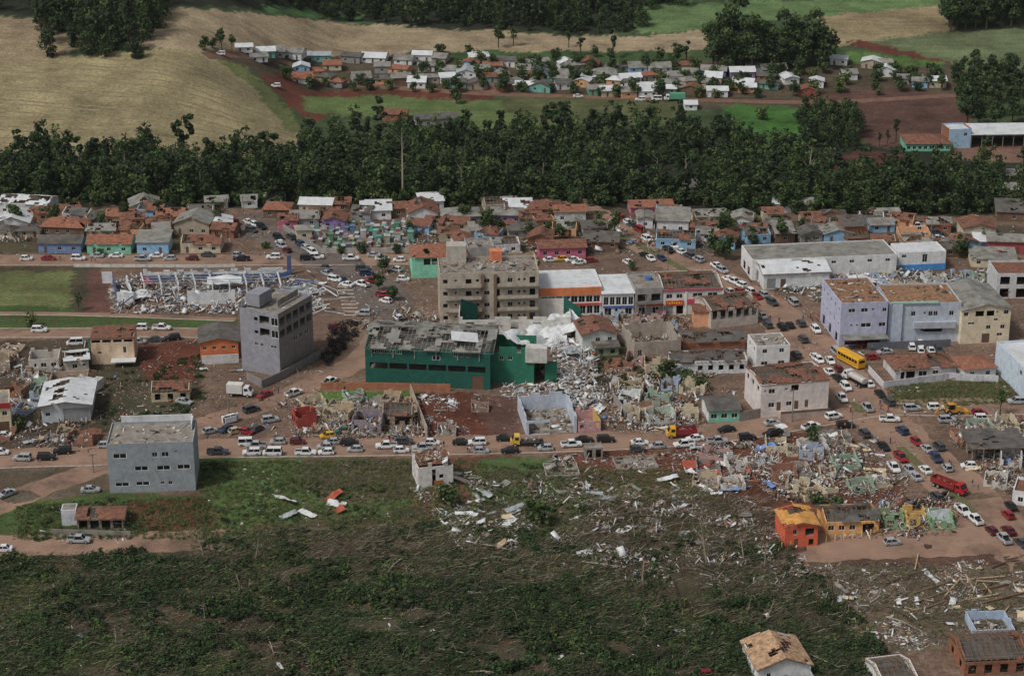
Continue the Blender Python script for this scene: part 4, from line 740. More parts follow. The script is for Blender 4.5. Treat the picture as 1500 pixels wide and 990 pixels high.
# fill the rows: more small houses and broken shells wherever a plot is free
def free(p, r): return all((p[0]-q[0])**2+(p[1]-q[1])**2 > (r+q[2]*.8)**2 for q in HP)
def topix(p): a, b = pix(np.array([p[0]]), np.array([p[1]]), np.array([p[2]])); return float(a[0]), float(b[0])
for p in scatter([(440, 100), (700, 96), (1000, 104), (1130, 112), (1130, 136), (1000, 144), (740, 134), (560, 126), (440, 118)], 400):
    if free(p, 4.2): x, y = topix(p); house(x, y, random.uniform(18, 30), random.choice(('white', 'cream', 'grey', 'beige', 'sky', 'teal', 'peach', 'brick', 'brown')), random.choice(('gx', 'gx', 'gy', 'hip')), random.choice(('tile', 'dark', 'fib', 'fib', 'white', 'orange', 'dark')), V, h=random.uniform(2.4, 3), D=6.5, rot=random.uniform(-20, 20))
for poly, n, pl in (([(600, 316), (860, 318), (880, 345), (870, 374), (730, 376), (610, 345)], 300, 'among the back roofs'), ([(930, 312), (1070, 318), (1070, 366), (1010, 372), (960, 340)], 200, 'right of the upper avenue'), ([(1080, 320), (1300, 326), (1420, 350), (1420, 380), (1300, 362), (1110, 358)], 260, 'behind the supermarket hall'), ([(0, 316), (330, 316), (330, 352), (0, 352)], 200, 'behind the playing field street'), ([(340, 312), (600, 306), (600, 318), (430, 326)], 120, 'behind the cemetery')):
    for p in scatter(poly, n):
        x, y = topix(p)
        if free(p, 4.4) and not any(math.hypot(p[0]-q.x, p[1]-q.y) < 11 for q in LN0): house(x, y, random.uniform(26, 42), random.choice(('white', 'cream', 'grey', 'beige', 'peach', 'brick', 'brown', 'sky')), random.choice(('gx', 'gx', 'gy', 'hip')), random.choice(('tile', 'tile', 'dark', 'fib')), pl, h=random.uniform(2.4, 3), D=7, dmg=random.uniform(.2, .6), rot=random.uniform(-18, 18))
RC = {'grey': (128, 124, 120), 'white': (178, 176, 172), 'tan': (158, 140, 116), 'brick': (128, 88, 70), 'pale green': (126, 146, 128), 'pale blue': (136, 150, 168), 'dull pink': (156, 124, 120), 'cream': (172, 160, 134)}
for poly, n, pl in (([(900, 530), (985, 530), (1030, 585), (1030, 625), (905, 622)], 90, 'around the concrete lane'), ([(432, 590), (600, 588), (598, 634), (440, 634)], 60, 'in the rubble lot above the long street'), ([(1010, 660), (1240, 645), (1320, 720), (1190, 735), (1020, 715)], 80, 'in the wrecked lots below the mint house'), ([(1385, 620), (1500, 620), (1500, 720), (1450, 700)], 60, 'right of the avenue'), ([(0, 512), (135, 540), (135, 655), (0, 648)], 50, 'left of the weedy slope'), ([(870, 466), (1010, 468), (1010, 500), (900, 505)], 50, 'behind the shops'), ([(1190, 402), (1300, 402), (1440, 404), (1440, 428), (1220, 440)], 60, 'in the burnt block'), ([(640, 380), (780, 380), (780, 394), (730, 396)], 30, 'behind the apartment block')):
    for p in scatter(poly, n):
        if not free(p, 3.4): continue
        x, y = topix(p); cn = random.choice(list(RC)); a, b, Wm = hpx(x, y, random.uniform(22, 42), 3, 6, random.uniform(-20, 20)); hh = random.uniform(1.4, 3.2)
        bld('ruined_house', f"{cn} {'low' if hh < 2.2 else 'tall'} broken house walls {pl}", 'ruin', a, b, random.uniform(4.5, 7), hh, paint(*RC[cn], .8), row('o', 2, 1.1, .5, 2.0) if hh > 2.2 else (), roof='none', jag=random.uniform(.5, .9), deb=110, world=True, group='broken house walls '+pl)
# tombs of the town cemetery
M_TC = {k: paint(*[q*.82 for q in COLN[k]], .6) for k in ('white', 'teal', 'mint', 'green', 'sky', 'cream', 'pink', 'grey', 'blue')}
k = 0; used = []
for p in scatter([(430, 345), (470, 330), (605, 328), (606, 366), (480, 368)], 420):
    if any((p[0]-q[0])**2+(p[1]-q[1])**2 < 4.6 for q in used): continue
    used.append(p)
for p in used[:170]:
    cn = random.choice(list(M_TC)); big = random.random() < .25; wd, dp, hh = (1.7, 2.2, 2.2) if big else (1.1, 2.1, random.uniform(.6, 1.1))
    t_ = empty('tomb', p, random.uniform(-.1, .1), f"{CN.get(cn, cn)} painted {'chapel tomb' if big else 'low tomb'} in the cemetery", 'tomb', 'tombs in the cemetery')
    ob('vault', ubox(M_TC[cn]), t_, (0, 0, hh/2), None, (wd, dp, hh)); ob('slab', ubox(random.choice((M_CONC, M_TC[cn], M_TC['white']))), t_, (0, 0, hh+.07), None, (wd+.25, dp+.25, .14))
    if random.random() < .6: ob('headstone', ubox(M_TC[random.choice(list(M_TC))]), t_, (0, dp/2-.2, hh+.55), None, (wd*.7, .2, .9))
fence('cemetery_wall', 'pale cemetery wall along the back street', 'wall', [(470, 371), (606, 370)], 1.6, G_(150, 146, 138, .5))
fence('cemetery_wall', 'slanting grey cemetery wall beside the lined-up cars', 'wall', [(415, 336), (470, 371)], 1.8, G_(128, 124, 120, .6))
# ---------------------------------------------------------------- vehicles
CARC = {'w': ('white', (205, 206, 206)), 's': ('silver', (150, 153, 156)), 'g': ('dark grey', (62, 64, 68)), 'k': ('black', (30, 30, 33)), 'r': ('red', (140, 30, 34)), 'm': ('dark red', (96, 26, 34)), 'b': ('dark blue', (44, 56, 84)), 'y': ('yellow', (196, 150, 30)), 'c': ('cream', (170, 160, 130)), 'n': ('green', (40, 84, 72))}
CARM = {k: mat(C(*v[1], 1.35), .32, .08, .4, stain=tuple(q*.7 for q in C(*v[1], 1.35)), stain_amt=.3, spec=.5) for k, v in CARC.items()}
M_TYRE = mat((.015, .015, .015), .9); M_RIM = mat(C(130, 132, 134), .4, .1, spec=.5); M_CARG = mat((.015, .018, .02), .08, .2, spec=.6); M_LOAD = mat(C(92, 80, 70), .95, .4, 2)
SPEC = {  # lower body stations (x, bottom, top, half width), cabin (x0, x1, x2, x3, belt, roof, half width low, high), wheel x, wheel radius
 'h': ([(-1.92, .45, .8, .72), (-1.8, .25, .95, .82), (-.2, .22, .95, .85), (1.0, .22, .93, .85), (1.75, .25, .78, .8), (1.93, .42, .62, .68)], (-1.85, 1.05, -1.35, .35, .93, 1.47, .8, .62), (-1.2, 1.22), .3),
 's': ([(-2.2, .5, .88, .74), (-2.1, .25, .98, .82), (-.3, .22, .93, .87), (1.1, .22, .91, .87), (2.05, .25, .76, .82), (2.22, .42, .6, .7)], (-1.6, 1.15, -.95, .35, .92, 1.44, .82, .62), (-1.35, 1.38), .31),
 'u': ([(-2.2, .5, 1.0, .8), (-2.1, .32, 1.12, .9), (-.3, .3, 1.1, .92), (1.0, .3, 1.08, .92), (2.1, .34, .96, .88), (2.25, .5, .8, .76)], (-2.1, 1.2, -1.9, .5, 1.08, 1.72, .86, .7), (-1.35, 1.4), .36),
 'p': ([(-2.6, .5, .98, .84), (-2.5, .4, 1.0, .9), (-.9, .36, 1.0, .92), (1.2, .36, 1.06, .92), (2.4, .4, .98, .9), (2.6, .55, .8, .78)], (-.95, 1.35, -.75, .7, 1.04, 1.75, .86, .7), (-1.6, 1.65), .38),
 'v': ([(-2.3, .4, 1.1, .84), (-2.2, .3, 1.15, .9), (-.3, .28, 1.15, .92), (1.3, .28, 1.1, .92), (2.15, .3, .9, .86), (2.3, .45, .72, .74)], (-2.25, 1.75, -2.15, 1.1, 1.1, 1.95, .88, .76), (-1.45, 1.45), .33)}
TN = {'h': 'hatchback', 's': 'saloon car', 'u': 'sport utility car', 'p': 'pickup truck', 'v': 'van'}
def wheel_mesh(r, wd=.22):
    mb = MB(); n = 12
    for rr, y0, mi in ((r, wd/2, 0), (r*.58, wd/2+.012, 1)): mb.rings([[(rr*math.cos(2*math.pi*k/n), s*y0, rr*math.sin(2*math.pi*k/n)) for k in range(n)] for s in (-1, 1)], mi)
    return mb.mesh('wheel', [M_TYRE, M_RIM])
CARP = {}
for k, (st, cb, wx, wr) in SPEC.items():
    mb = MB(); mb.rings([[(x, -w_, zb), (x, w_, zb), (x, w_, zb+(zt-zb)*.62), (x, w_*.93, zt), (x, -w_*.93, zt), (x, -w_, zb+(zt-zb)*.62)] for x, zb, zt, w_ in st])
    x0, x1, x2, x3, zb, zr, hb, ht = cb
    lo = [(x0, -hb), (x1, -hb), (x1, hb), (x0, hb)]; hi = [(x2, -ht), (x3, -ht), (x3, ht), (x2, ht)]
    mb.rings([[(x, y, zr) for x, y in hi], [(x*.96+.02*(x2+x3), y*.92, zr+.07) for x, y in hi]])
    for i in range(4):
        a = Vector((*lo[i], zb-.05)); b = Vector((*hi[i], zr+.01)); mb.tube([a, b], [.075, .065], 4)
    if k != 'p':
        for sy in (-1, 1): mb.tube([((x0+x1)*.5, sy*hb, zb), ((x2+x3)*.5, sy*ht, zr)], [.07, .06], 4)
    else:   # pickup bed: floor sunk between side walls
        mb.box((-1.75, .8, 1.12), (1.6, .1, .26)); mb.box((-1.75, -.8, 1.12), (1.6, .1, .26)); mb.box((-2.53, 0, 1.12), (.08, 1.5, .26)); mb.box((-1.75, 0, 1.015), (1.5, 1.46, .02), 1)
    q = lambda i, j: MB().add([(*lo[i], zb), (*lo[j], zb), (*hi[j], zr), (*hi[i], zr)], [(0, 1, 2, 3)])
    sc_in = lambda m: m
    CARP[k] = (mb.mesh('body', [CARM['w'], M_DARK]), [('side_window', q(0, 1).mesh('glass', [M_CARG])), ('windscreen', q(1, 2).mesh('glass', [M_CARG])), ('side_window', q(2, 3).mesh('glass', [M_CARG])), ('rear_window', q(3, 0).mesh('glass', [M_CARG]))], wheel_mesh(wr), wx, wr, max(w_ for *_, w_ in st))
ROADS = {}
def car(px, py, t, c, hd, place, group, roll=0):
    p = P(px, py); body, gl, wh, wx, wr, hw = CARP[t]
    nm = {'p': 'pickup_truck', 'v': 'van'}.get(t, 'parked_car')
    r = empty(nm, (p.x, p.y, p.z+.045 if not roll else p.z+hw+.05), hd, f"{CARC[c][0]} {TN[t]} {place}", {'p': 'pickup truck', 'v': 'van'}.get(t, 'car'), group)
    if roll: r.rotation_euler = (roll, 0, hd)
    b = ob('body', body, r); b.material_slots[0].link = 'OBJECT'; b.material_slots[0].material = CARM[c]
    for n_, m_ in gl: ob(n_, m_, r)
    for x in wx:
        for s in (-1, 1): ob('wheel', wh, r, (x, s*(hw-.1), wr))
    return r
def tangent(line, p):
    i = min(range(len(line)), key=lambda k: (line[k].x-p.x)**2+(line[k].y-p.y)**2); a, b = line[max(0, i-1)], line[min(len(line)-1, i+1)]
    return math.atan2(b.y-a.y, b.x-a.x)
LN = {k: smooth_line(v) for k, v in {'long': [(0, 672), (150, 667), (300, 657), (600, 653), (880, 646), (1050, 634), (1200, 610), (1290, 596), (1500, 592)], 'av': [(800, 284), (870, 318), (1000, 386), (1100, 436), (1180, 500), (1262, 585), (1335, 655), (1430, 738), (1530, 830)],
      'slant': [(0, 738), (130, 690), (300, 622), (400, 588), (470, 558), (530, 524)], 'cem': [(350, 318), (410, 348), (470, 376), (550, 425)]}.items()}
def cars(txt, road_, place, group=None, jit=.06):
    for e in txt.split():
        x, y, tc = e.split(','); x = float(x); y = float(y); p = P(x, y)
        hd = (tangent(LN[road_], p) if road_ in LN else R(float(road_)))+random.gauss(0, jit)+(math.pi if random.random() < .5 else 0)
        car(x, y, tc[0], tc[1], hd, place, group or 'vehicles '+place)
cars('363,652,vw 375,656,ps 407,650,hs 436,650,hm 486,650,hs 512,652,uk 520,661,hs 566,656,pw 588,662,hw 592,650,ug 319,665,pg 369,666,uw 399,666,vw 448,666,pw 478,665,hw 476,657,hs', 'long', 'on the long street left of the white ruin')
cars('619,659,ps 633,651,hw 676,651,sk 699,651,uw 705,663,hs 747,663,sk 740,645,sk 799,659,hs 837,654,pw 856,647,sk 887,647,uk', 'long', 'on the long street by the pale blue shell')
cars('937,651,sw 934,661,hg 962,656,hs 1002,654,pw 1051,649,ps 1064,632,sk 1094,644,uk 1132,638,pk 1131,622,ss 1188,628,pw 1018,645,sw', 'long', 'on the long street near the mint house')
cars('33,674,us 68,673,uk 92,664,uk 155,655,hs 2,665,hw 4,641,sw', 'long', 'on the left end of the long street')
cars('1224,518,vs 1216,531,sw 1200,530,hw 1214,547,sw 1228,543,hm 1227,557,sk 1239,570,uw 1273,565,sw 1233,586,pw 1289,580,sk 1302,592,ug 1270,600,ps 1176,500,ug 1195,486,uw 1194,526,sw 1166,523,ug 1157,479,sk 1145,482,uk 1173,477,ug 1124,479,ug', 'av', 'on the avenue around the yellow bus')
cars('1266,638,ug 1294,657,sk 1321,634,ub 1342,650,hr 1357,660,ss 1375,657,ug 1371,674,ub 1319,673,pr 1309,688,pw 1332,691,ss 1341,701,ss 1355,691,sw 1387,688,hs 1371,731,ug 1410,751,pw 1428,764,pw 1480,744,sk 1476,757,hr 1452,780,hm 1477,780,sm 1470,792,ps 1496,798,sg', 'av', 'on the avenue around the red dump truck')
cars('909,323,vr 918,327,hw 925,332,hg 936,339,vr 948,353,uw 968,356,uw 985,363,pw 979,369,pk 997,371,sw 1009,377,ug 1023,383,us 943,376,hk 953,381,sw 969,381,hb 921,387,sw', 'av', 'on the upper avenue along the grass median')
cars('1050,393,pw 1058,399,us 1066,411,sw 1075,415,pw 1085,420,uw 1068,429,hw 1082,429,hr 1101,431,uw 1117,434,us 1109,437,hr 1131,446,ug 1116,465,sw 1162,446,vs', 'av', 'on the avenue beside the pink and white shops')
cars('1303,617,pw 1336,601,us 1371,600,uw 1434,607,hr 1440,616,uw 1387,618,us 1238,626,uk 1489,591,us 1419,685,hw', '5', 'on the cross street near the yellow digger')
cars('1335,511,uw 1348,507,hw 1349,518,hw 1364,517,sw 1375,516,ug', '88', 'in the car park row before the dark grey wall')
cars('1296,518,ss 1278,526,hr 1268,507,pr', '10', 'under the awning side of the car park')
cars('39,381,hw 71,381,sr 115,381,uw 142,377,ss 170,377,sw 209,382,ps 229,377,sw 249,381,hs 281,381,hm 349,376,hs 354,382,pk 401,379,uw 305,376,sg', '1', 'on the back street above the playing field')
cars('450,381,uk 464,379,uw 514,381,pw 548,376,ss 560,381,sw 585,383,hw', '0', 'on the back street below the cemetery')
cars('408,351,uk 410,358,hw 413,363,us 420,369,hm 426,350,ug 441,361,ub 450,367,us 458,372,uw 345,335,hw 344,329,vr 363,327,sw 373,331,hw 383,335,uk 369,340,ug 327,342,sw', 'cem', 'on the slanting street beside the cemetery')
cars('478,395,sg 479,403,ss 491,412,uw 504,413,sb 508,419,sw 531,396,ug 537,403,ub 530,419,pw 546,414,pr 563,435,pr 565,443,hw 532,462,us 583,468,hw 591,411,hw 580,397,hw', '150', 'on the plaza behind the green warehouse', None, .5)
cars('58,486,uw 205,483,uw 237,483,pw', '0', 'on the park street by the playing field')
cars('110,505,vw 204,503,hs 228,500,sg 253,498,uk', '5', 'on the dirt behind the beige house', None, .3)
cars('10,726,ss 368,603,ug 431,579,pw 483,562,pw 388,581,sr', 'slant', 'on the slanting dirt street')
cars('133,720,ss', '0', 'parked on dirt beside the grey three-storey building')
cars('116,794,ps 4,807,sw', '0', 'on the lower dirt lane')
cars('308,634,hs 331,632,hb 346,634,hc 361,635,hr 377,631,hg 396,618,us', '20', 'wrecked in the yard by the rubble heap', None, .6)
cars('270,591,ss', '-25', 'standing askew beside the tan ruined house'); cars('314,531,ss', '10', 'wrecked below the orange gabled house')
cars('1307,797,hs', '8', 'on the lower street before the peach bungalow'); cars('1037,990,hr', '5', 'beside the white gabled house')
cars('806,383,sw 822,382,hy 838,383,sw 848,387,sw 866,384,hr', '15', 'in the yard before the bright pink house'); cars('490,482,hm', '10', 'beside the black burnt hedge')
cars('1343,334,pw 1356,347,ss 1371,344,ug 1381,338,uk 1374,351,sw', '5', 'on the clearing at the wood edge')
cars('323,81,uw 404,128,uw 1130,124,uw 847,143,sw 938,148,uw 962,147,vw', '0', 'in the hillside village'); cars('1232,330,pw', '10', 'by the sheds at the wood edge')
cars('503,634,hn 480,641,hy', '12', 'crushed in the rubble above the long street')
car(336, 616, 'v', 'w', .6, 'lying on its side beside the slanting dirt street', 'overturned vehicles', 1.5); car(1221, 613, 'u', 'w', .4, 'wrecked at the corner of the pale two-storey house', 'wrecked vehicles')
WT = wheel_mesh(.5, .3)
def truck(name, label, cat, px, py, hd, L, cc, kind, bc, H=2.9):
    p = P(px, py); r = empty(name, (p.x, p.y, p.z+.045), R(hd), label, cat); cm, bm_ = mat(C(*cc, 1.35), .4, .12), mat(C(*bc, 1.35), .55, .15); x1 = L/2
    if kind == 'bus':
        mb = MB(); mb.rings([[(x, y*k, z) for y, z in ((-1.25, .45), (1.25, .45), (1.25, 2.7), (1.05, 3.1), (-1.05, 3.1), (-1.25, 2.7))] for x, k in ((-x1, .96), (-x1+.15, 1), (x1-.25, 1), (x1, .94))]); mb.build('body', cm, r)
        for s in (-1, 1):
            for k in range(7): ob('window', ubox(M_CARG), r, (-x1+1.1+k*(L-2.2)/6, s*1.25, 2.05), None, ((L-2.2)/6-.2, .06, .85))
        ob('windscreen', ubox(M_CARG), r, (x1-.02, 0, 1.95), None, (.12, 2.1, 1.2)); ob('rear_window', ubox(M_CARG), r, (-x1+.03, 0, 2.2), None, (.12, 1.8, .7)); ob('black_stripe', ubox(M_DARK), r, (0, 0, 1.1), None, (L-1, 2.53, .12))
        wxs = (-L*.3, L*.33)
    else:
        mb = MB(); mb.rings([[(x, -1.15, .7), (x, 1.15, .7), (x, 1.15*k, zt), (x, -1.15*k, zt)] for x, zt, k in ((x1-2.2, 2.75, .94), (x1-.9, 2.75, .94), (x1-.35, 1.75, 1), (x1, 1.5, 1), (x1+.02, .9, 1))]); mb.build('cab', cm, r)
        ws = MB().add([(x1-.31, -.98, 1.8), (x1-.31, .98, 1.8), (x1-.85, .92, 2.66), (x1-.85, -.92, 2.66)], [(0, 1, 2, 3)]).build('windscreen', M_CARG, r); ws.location = (.05, 0, .03)
        for s in (-1, 1): ob('side_window', ubox(M_CARG), r, (x1-1.5, s*1.13, 2.15), None, (.9, .06, .65)); ob('headlight', ubox(M_FRAME), r, (x1+.02, s*.85, 1.05), None, (.06, .3, .2))
        ob('chassis', ubox(M_DARK), r, (-.3, 0, .75), None, (L-1, 1.0, .3)); bl = L-2.5; bx = -x1+bl/2
        if kind == 'box': ob('cargo_box', ubox(bm_), r, (bx, 0, 2.2), None, (bl, 2.3, 2.4))
        elif kind == 'tank':
            mb = MB(); mb.rings([[(x, 1.15*k*math.cos(a*.524), 1.95+.85*k*math.sin(a*.524)) for a in range(12)] for x, k in ((bx-bl/2, .85), (bx-bl/2+.2, 1), (bx+bl/2-.2, 1), (bx+bl/2, .85))]); mb.build('tank', bm_, r); ob('walkway', ubox(M_METG), r, (bx, 0, 2.85), None, (bl*.8, .5, .08))
        elif kind == 'dump':
            for s in (-1, 1): ob('side_board', ubox(bm_), r, (bx, s*1.15, 1.7), None, (bl, .08, 1.3))
            for s in (-1, 1): ob('end_board', ubox(bm_), r, (bx+s*bl/2, 0, 1.7), None, (.08, 2.38, 1.3))
            ob('bed', ubox(bm_), r, (bx, 0, 1.08), None, (bl-.1, 2.2, .12)); V_, F_, mi_ = bits(60, rng.uniform(bx-bl/2+.8, bx+bl/2-.8, 60), rng.uniform(-.7, .7, 60), rng.uniform(1.2, 2.1, 60), .5, DW); ob('load', npmesh('load', V_, F_, DEBM, mi_), r)['kind'] = 'stuff'
        else:
            ob('bed', ubox(bm_), r, (bx, 0, 1.1), None, (bl, 2.3, .18)); V_, F_, mi_ = bits(40, rng.uniform(bx-bl/2+.8, bx+bl/2-.8, 40), rng.uniform(-.7, .7, 40), rng.uniform(1.2, 2.0, 40), .5, DW); ob('load', npmesh('load', V_, F_, DEBM, mi_), r)['kind'] = 'stuff'
        wxs = (x1-1.1, -x1+.9, -x1+2.1) if L > 7 else (x1-1.1, -x1+1.2)
    for x in wxs:
        for s in (-1, 1): ob('wheel', WT, r, (x, s*1.02, .5))
    return r
truck('bus', 'yellow school bus standing on the avenue', 'bus', 1246, 533, 118, 9.5, (206, 150, 24), 'bus', (0, 0, 0))
truck('tanker_truck', 'white tanker truck behind the yellow bus', 'truck', 1252, 561, 118, 8.5, (196, 196, 196), 'tank', (170, 166, 160))
truck('dump_truck', 'truck with yellow cab and red dump body on the long street', 'truck', 998, 640, 184, 7.4, (206, 150, 30), 'dump', (130, 34, 40))
truck('dump_truck', 'red dump truck loaded with white debris on the avenue', 'truck', 1390, 718, -48, 9, (170, 30, 34), 'dump', (130, 40, 36))
truck('flatbed_truck', 'flatbed truck with yellow cab loaded with furniture on the long street', 'truck', 772, 652, 182, 8, (196, 160, 60), 'flat', (60, 58, 60))
truck('box_truck', 'white box truck below the retaining wall of the tall corner office', 'truck', 352, 580, -8, 6.6, (196, 196, 196), 'box', (190, 188, 184), 2.8)
truck('box_truck', 'white and green lorry at the end of the hillside village row', 'truck', 988, 148, 180, 9, (200, 200, 200), 'box', (80, 150, 120))
# yellow backhoe digger
p = P(1395, 607); r = empty('backhoe', (p.x, p.y, .045), R(8), 'yellow backhoe digger working at the cross street', 'digger'); MY = mat(C(186, 130, 36, 1.35), .5, .2)
ob('chassis', ubox(MY), r, (0, 0, 1.15), None, (3.4, 1.3, .8)); ob('bonnet', ubox(MY), r, (1.2, 0, 1.75), None, (1.6, 1.1, .6))
ob('cab', ubox(M_CARG), r, (-.5, 0, 2.2), None, (1.4, 1.4, 1.3)); ob('cab_roof', ubox(MY), r, (-.5, 0, 2.92), None, (1.7, 1.6, .12))
beam('boom', (-1.5, 0, 1.4), (-2.8, 0, 3.4), .3, .4, MY, r); beam('dipper', (-2.8, 0, 3.4), (-4.0, 0, 1.2), .25, .3, MY, r); ob('bucket', ubox(MY), r, (-4.1, 0, .7), None, (.7, .8, .8))
beam('loader_arm', (1.2, .7, 1.5), (3.2, .7, .8), .2, .3, MY, r); beam('loader_arm', (1.2, -.7, 1.5), (3.2, -.7, .8), .2, .3, MY, r); ob('loader_bucket', ubox(MY), r, (3.5, 0, .6), None, (.8, 2.1, .9))
for x, rr in ((-1.1, 1.4), (1.4, 1.0)):
    for s in (-1, 1): ob('wheel', WT, r, (x, s*.9, rr*.5), None, (rr, rr, rr))
# ---------------------------------------------------------------- trees
LEAF = [mat(C(*q, 1.5), .8, .35, .8, alpha_leaf=True) for q in ((52, 72, 38), (76, 94, 48), (40, 54, 34), (104, 108, 60))]
M_BARK = mat(C(74, 62, 50), .9, .4, 3); M_BARKP = mat(C(140, 128, 110), .9, .3, 2)
def leaves(n, blobs, leaf, seed):
    """V, F, mi: leaf-sized quads around blobs (cx, cy, cz, r, tone)"""
    g = np.random.default_rng(seed); B = np.array(blobs); k = g.choice(len(B), n, p=B[:, 3]**2/np.sum(B[:, 3]**2))
    d = g.normal(0, 1, (n, 3)); d /= np.linalg.norm(d, axis=1)[:, None]; rr = B[k, 3]*g.uniform(.55, 1.08, n)
    c = B[k, :3]+d*rr[:, None]*np.array([1, 1, .8]); nr = d*.7+g.normal(0, .55, (n, 3))+np.array([0, 0, .35]); nr /= np.linalg.norm(nr, axis=1)[:, None]
    t = np.cross(nr, g.normal(0, 1, (n, 3))); t /= np.linalg.norm(t, axis=1)[:, None]; b = np.cross(nr, t); s = (leaf*g.uniform(.6, 1.5, n))[:, None]*.5; e = g.uniform(.45, .9, n)[:, None]
    V = np.stack([c-t*s-b*s*e, c+t*s-b*s*e, c+t*s*.8+b*s*e, c-t*s*.8+b*s*e], 1).reshape(-1, 3)
    F = np.arange(n*4).reshape(-1, 4); tone = B[k, 4].astype(int); sw = g.random(n) < .2; tone[sw] = g.integers(0, 3, sw.sum()); return V, F, tone
def tree_variant(seed, h, rad, n, leaf, shape='round', tones=(0, 0, 1, 2)):
    random.seed(seed); mb = MB(); blobs = []; nb = 16 if shape == 'wood' else 13 if shape != 'tall' else 9
    for i in range(nb):
        a = random.uniform(0, 6.28); f = math.sqrt(random.random()); z = h*{'low': random.uniform(.15, .85), 'wood': random.uniform(.08, .95)}.get(shape, random.uniform(.36, .95))
        k = 1-abs((z/h-(.5 if shape == 'wood' else .62)))*.95; x, y = rad*.72*f*k*math.cos(a), rad*.72*f*k*math.sin(a); blobs.append((x, y, z, rad*random.uniform(.26, .5)*(1.1-.35*z/h), random.choice(tones)))
    blobs.append((0, 0, h*.62, rad*.5, tones[0]))
    tw = .05*h; mb.tube([(0, 0, -.3), (tw*random.uniform(-1, 1)*.4, 0, h*.3), (tw*random.uniform(-1, 1), tw*random.uniform(-1, 1), h*.75)], [.028*h, .021*h, .006*h], 6)
    for bx, by, bz, br, _ in blobs[:6]: mb.tube([(0, 0, h*random.uniform(.25, .45)), (bx*.6, by*.6, bz*.8), (bx, by, bz)], [.012*h, .008*h, .003*h], 4)
    return mb.mesh('trunk', [M_BARK]), leaves(n, blobs, leaf, seed)
TV = {'wood': [tree_variant(100+i, 8+i % 4*2.2, 3.6+i % 3*.7, 720, .62, 'wood', tones=((0, 0, 2, 2), (0, 1, 2, 0), (0, 2, 2, 1))[i % 3]) for i in range(8)],
      'big': [tree_variant(200+i, 13+i*1.5, 5+i*.4, 900, .8, tones=(0, 0, 1, 2)) for i in range(4)], 'tall': [tree_variant(300+i, 14+i, 2.6, 420, .7, 'tall', (2, 0, 2)) for i in range(3)],
      'bush': [tree_variant(400+i, 3.4+i*.5, 2.3, 420, .42, 'low', ((0, 1, 1), (0, 0, 2), (1, 3, 1))[i % 3]) for i in range(4)], 'small': [tree_variant(500+i, 5+i*.6, 2.4, 520, .45, 'round', (0, 1, 1, 0)) for i in range(4)],
      'sparse': [tree_variant(600+i, 11+i, 3.4, 170, .75, 'round', (0, 2, 1)) for i in range(3)]}
random.seed(11)
CR = {k: [(t, npmesh('crown', v[0], v[1], LEAF, v[2])) for t, v in lst] for k, lst in TV.items()}
def tree(pt, kind, label, group=None, s=1., name='tree', cat='tree'):
    vi = random.randrange(len(CR[kind])); t, c = CR[kind][vi]; k = s*random.uniform(.75, 1.25)
    if group and kind in ('wood', 'big', 'bush', 'small'): label = ('little ' if k < s*.88 else 'large ' if k > s*1.12 else '')+('narrow ', 'broad ', 'lopsided ', 'rounded ', 'ragged ', 'spreading ', 'leaning ', 'bulging ')[vi]+label
    r = empty(name, pt, random.uniform(0, 6.28), label, cat, group); sc = (k, k, k*random.uniform(.9, 1.1))
    ob('trunk', t, r, None, None, sc); ob('crown', c, r, None, None, sc); return r
def spaced(poly, n, dmin):
    out = []
    cell = {}
    for p in scatter(poly, n):
        k = (int(p[0]//dmin), int(p[1]//dmin))
        if any((p[0]-q[0])**2+(p[1]-q[1])**2 < dmin*dmin for i in (-1, 0, 1) for j in (-1, 0, 1) for q in cell.get((k[0]+i, k[1]+j), ())): continue
        cell.setdefault(k, []).append(p); out.append(p)
    return out
BLK = [[(915, 255), (1045, 255), (1045, 300), (915, 300)], [(1320, 205), (1500, 205), (1500, 245), (1320, 245)], [(1195, 228), (1335, 222), (1330, 262), (1195, 268)], [(1462, 245), (1500, 245), (1500, 300), (1462, 300)], [(555, 165), (675, 165), (675, 192), (555, 192)]]
def joined_wood(pts, kinds, name, label):
    VV, FF, MM = [], [], []; o = 0
    for p in pts:
        t, (v, f, m) = random.choice(TV[random.choice(kinds)]); a = random.uniform(0, 6.28); k = random.choice((random.uniform(.35, .7), random.uniform(.6, .95), random.uniform(.8, 1.15), random.uniform(1.1, 1.4))); ca, sa = math.cos(a)*k, math.sin(a)*k
        VV.append(np.column_stack([v[:, 0]*ca-v[:, 1]*sa+p[0], v[:, 0]*sa+v[:, 1]*ca+p[1], v[:, 2]*k*random.uniform(.75, 1.15)+p[2]])); FF.append(f+o); MM.append(m); o += len(v)
    tag(ob(name, npmesh(name, np.vstack(VV), np.vstack(FF), LEAF, np.concatenate(MM))), label, 'trees', kind='stuff')
belt = [(-260, 246), (0, 240), (200, 232), (330, 236), (445, 240), (450, 206), (560, 196), (700, 204), (850, 192), (1000, 190), (1050, 198), (1075, 215), (1190, 218), (1200, 268), (1330, 264), (1420, 262), (1700, 268), (1700, 312), (1450, 312), (1300, 308), (1200, 300), (1100, 305), (1000, 296), (850, 296), (500, 296), (0, 286), (-260, 290)]
pts = [p for p in spaced(belt, 5200, 4.6)]
ax, ay = pix(*[np.array([p[i] for p in pts]) for i in range(3)])
keep = np.ones(len(pts), bool)
for b in BLK: keep &= ~inpoly(ax, ay, b)
pts = [p for p, k in zip(pts, keep) if k and not (p[1] > 640 and p[1] < 655 and random.random() < .5)]
pts.sort(key=lambda p: p[1]); ncount = len(pts)
inview = [p for p in pts if abs(p[0]) < p[1]*.262]
front = inview[:40]+[p for p in inview[40:] if random.random() < .055]; fs = set(id(p) for p in front)
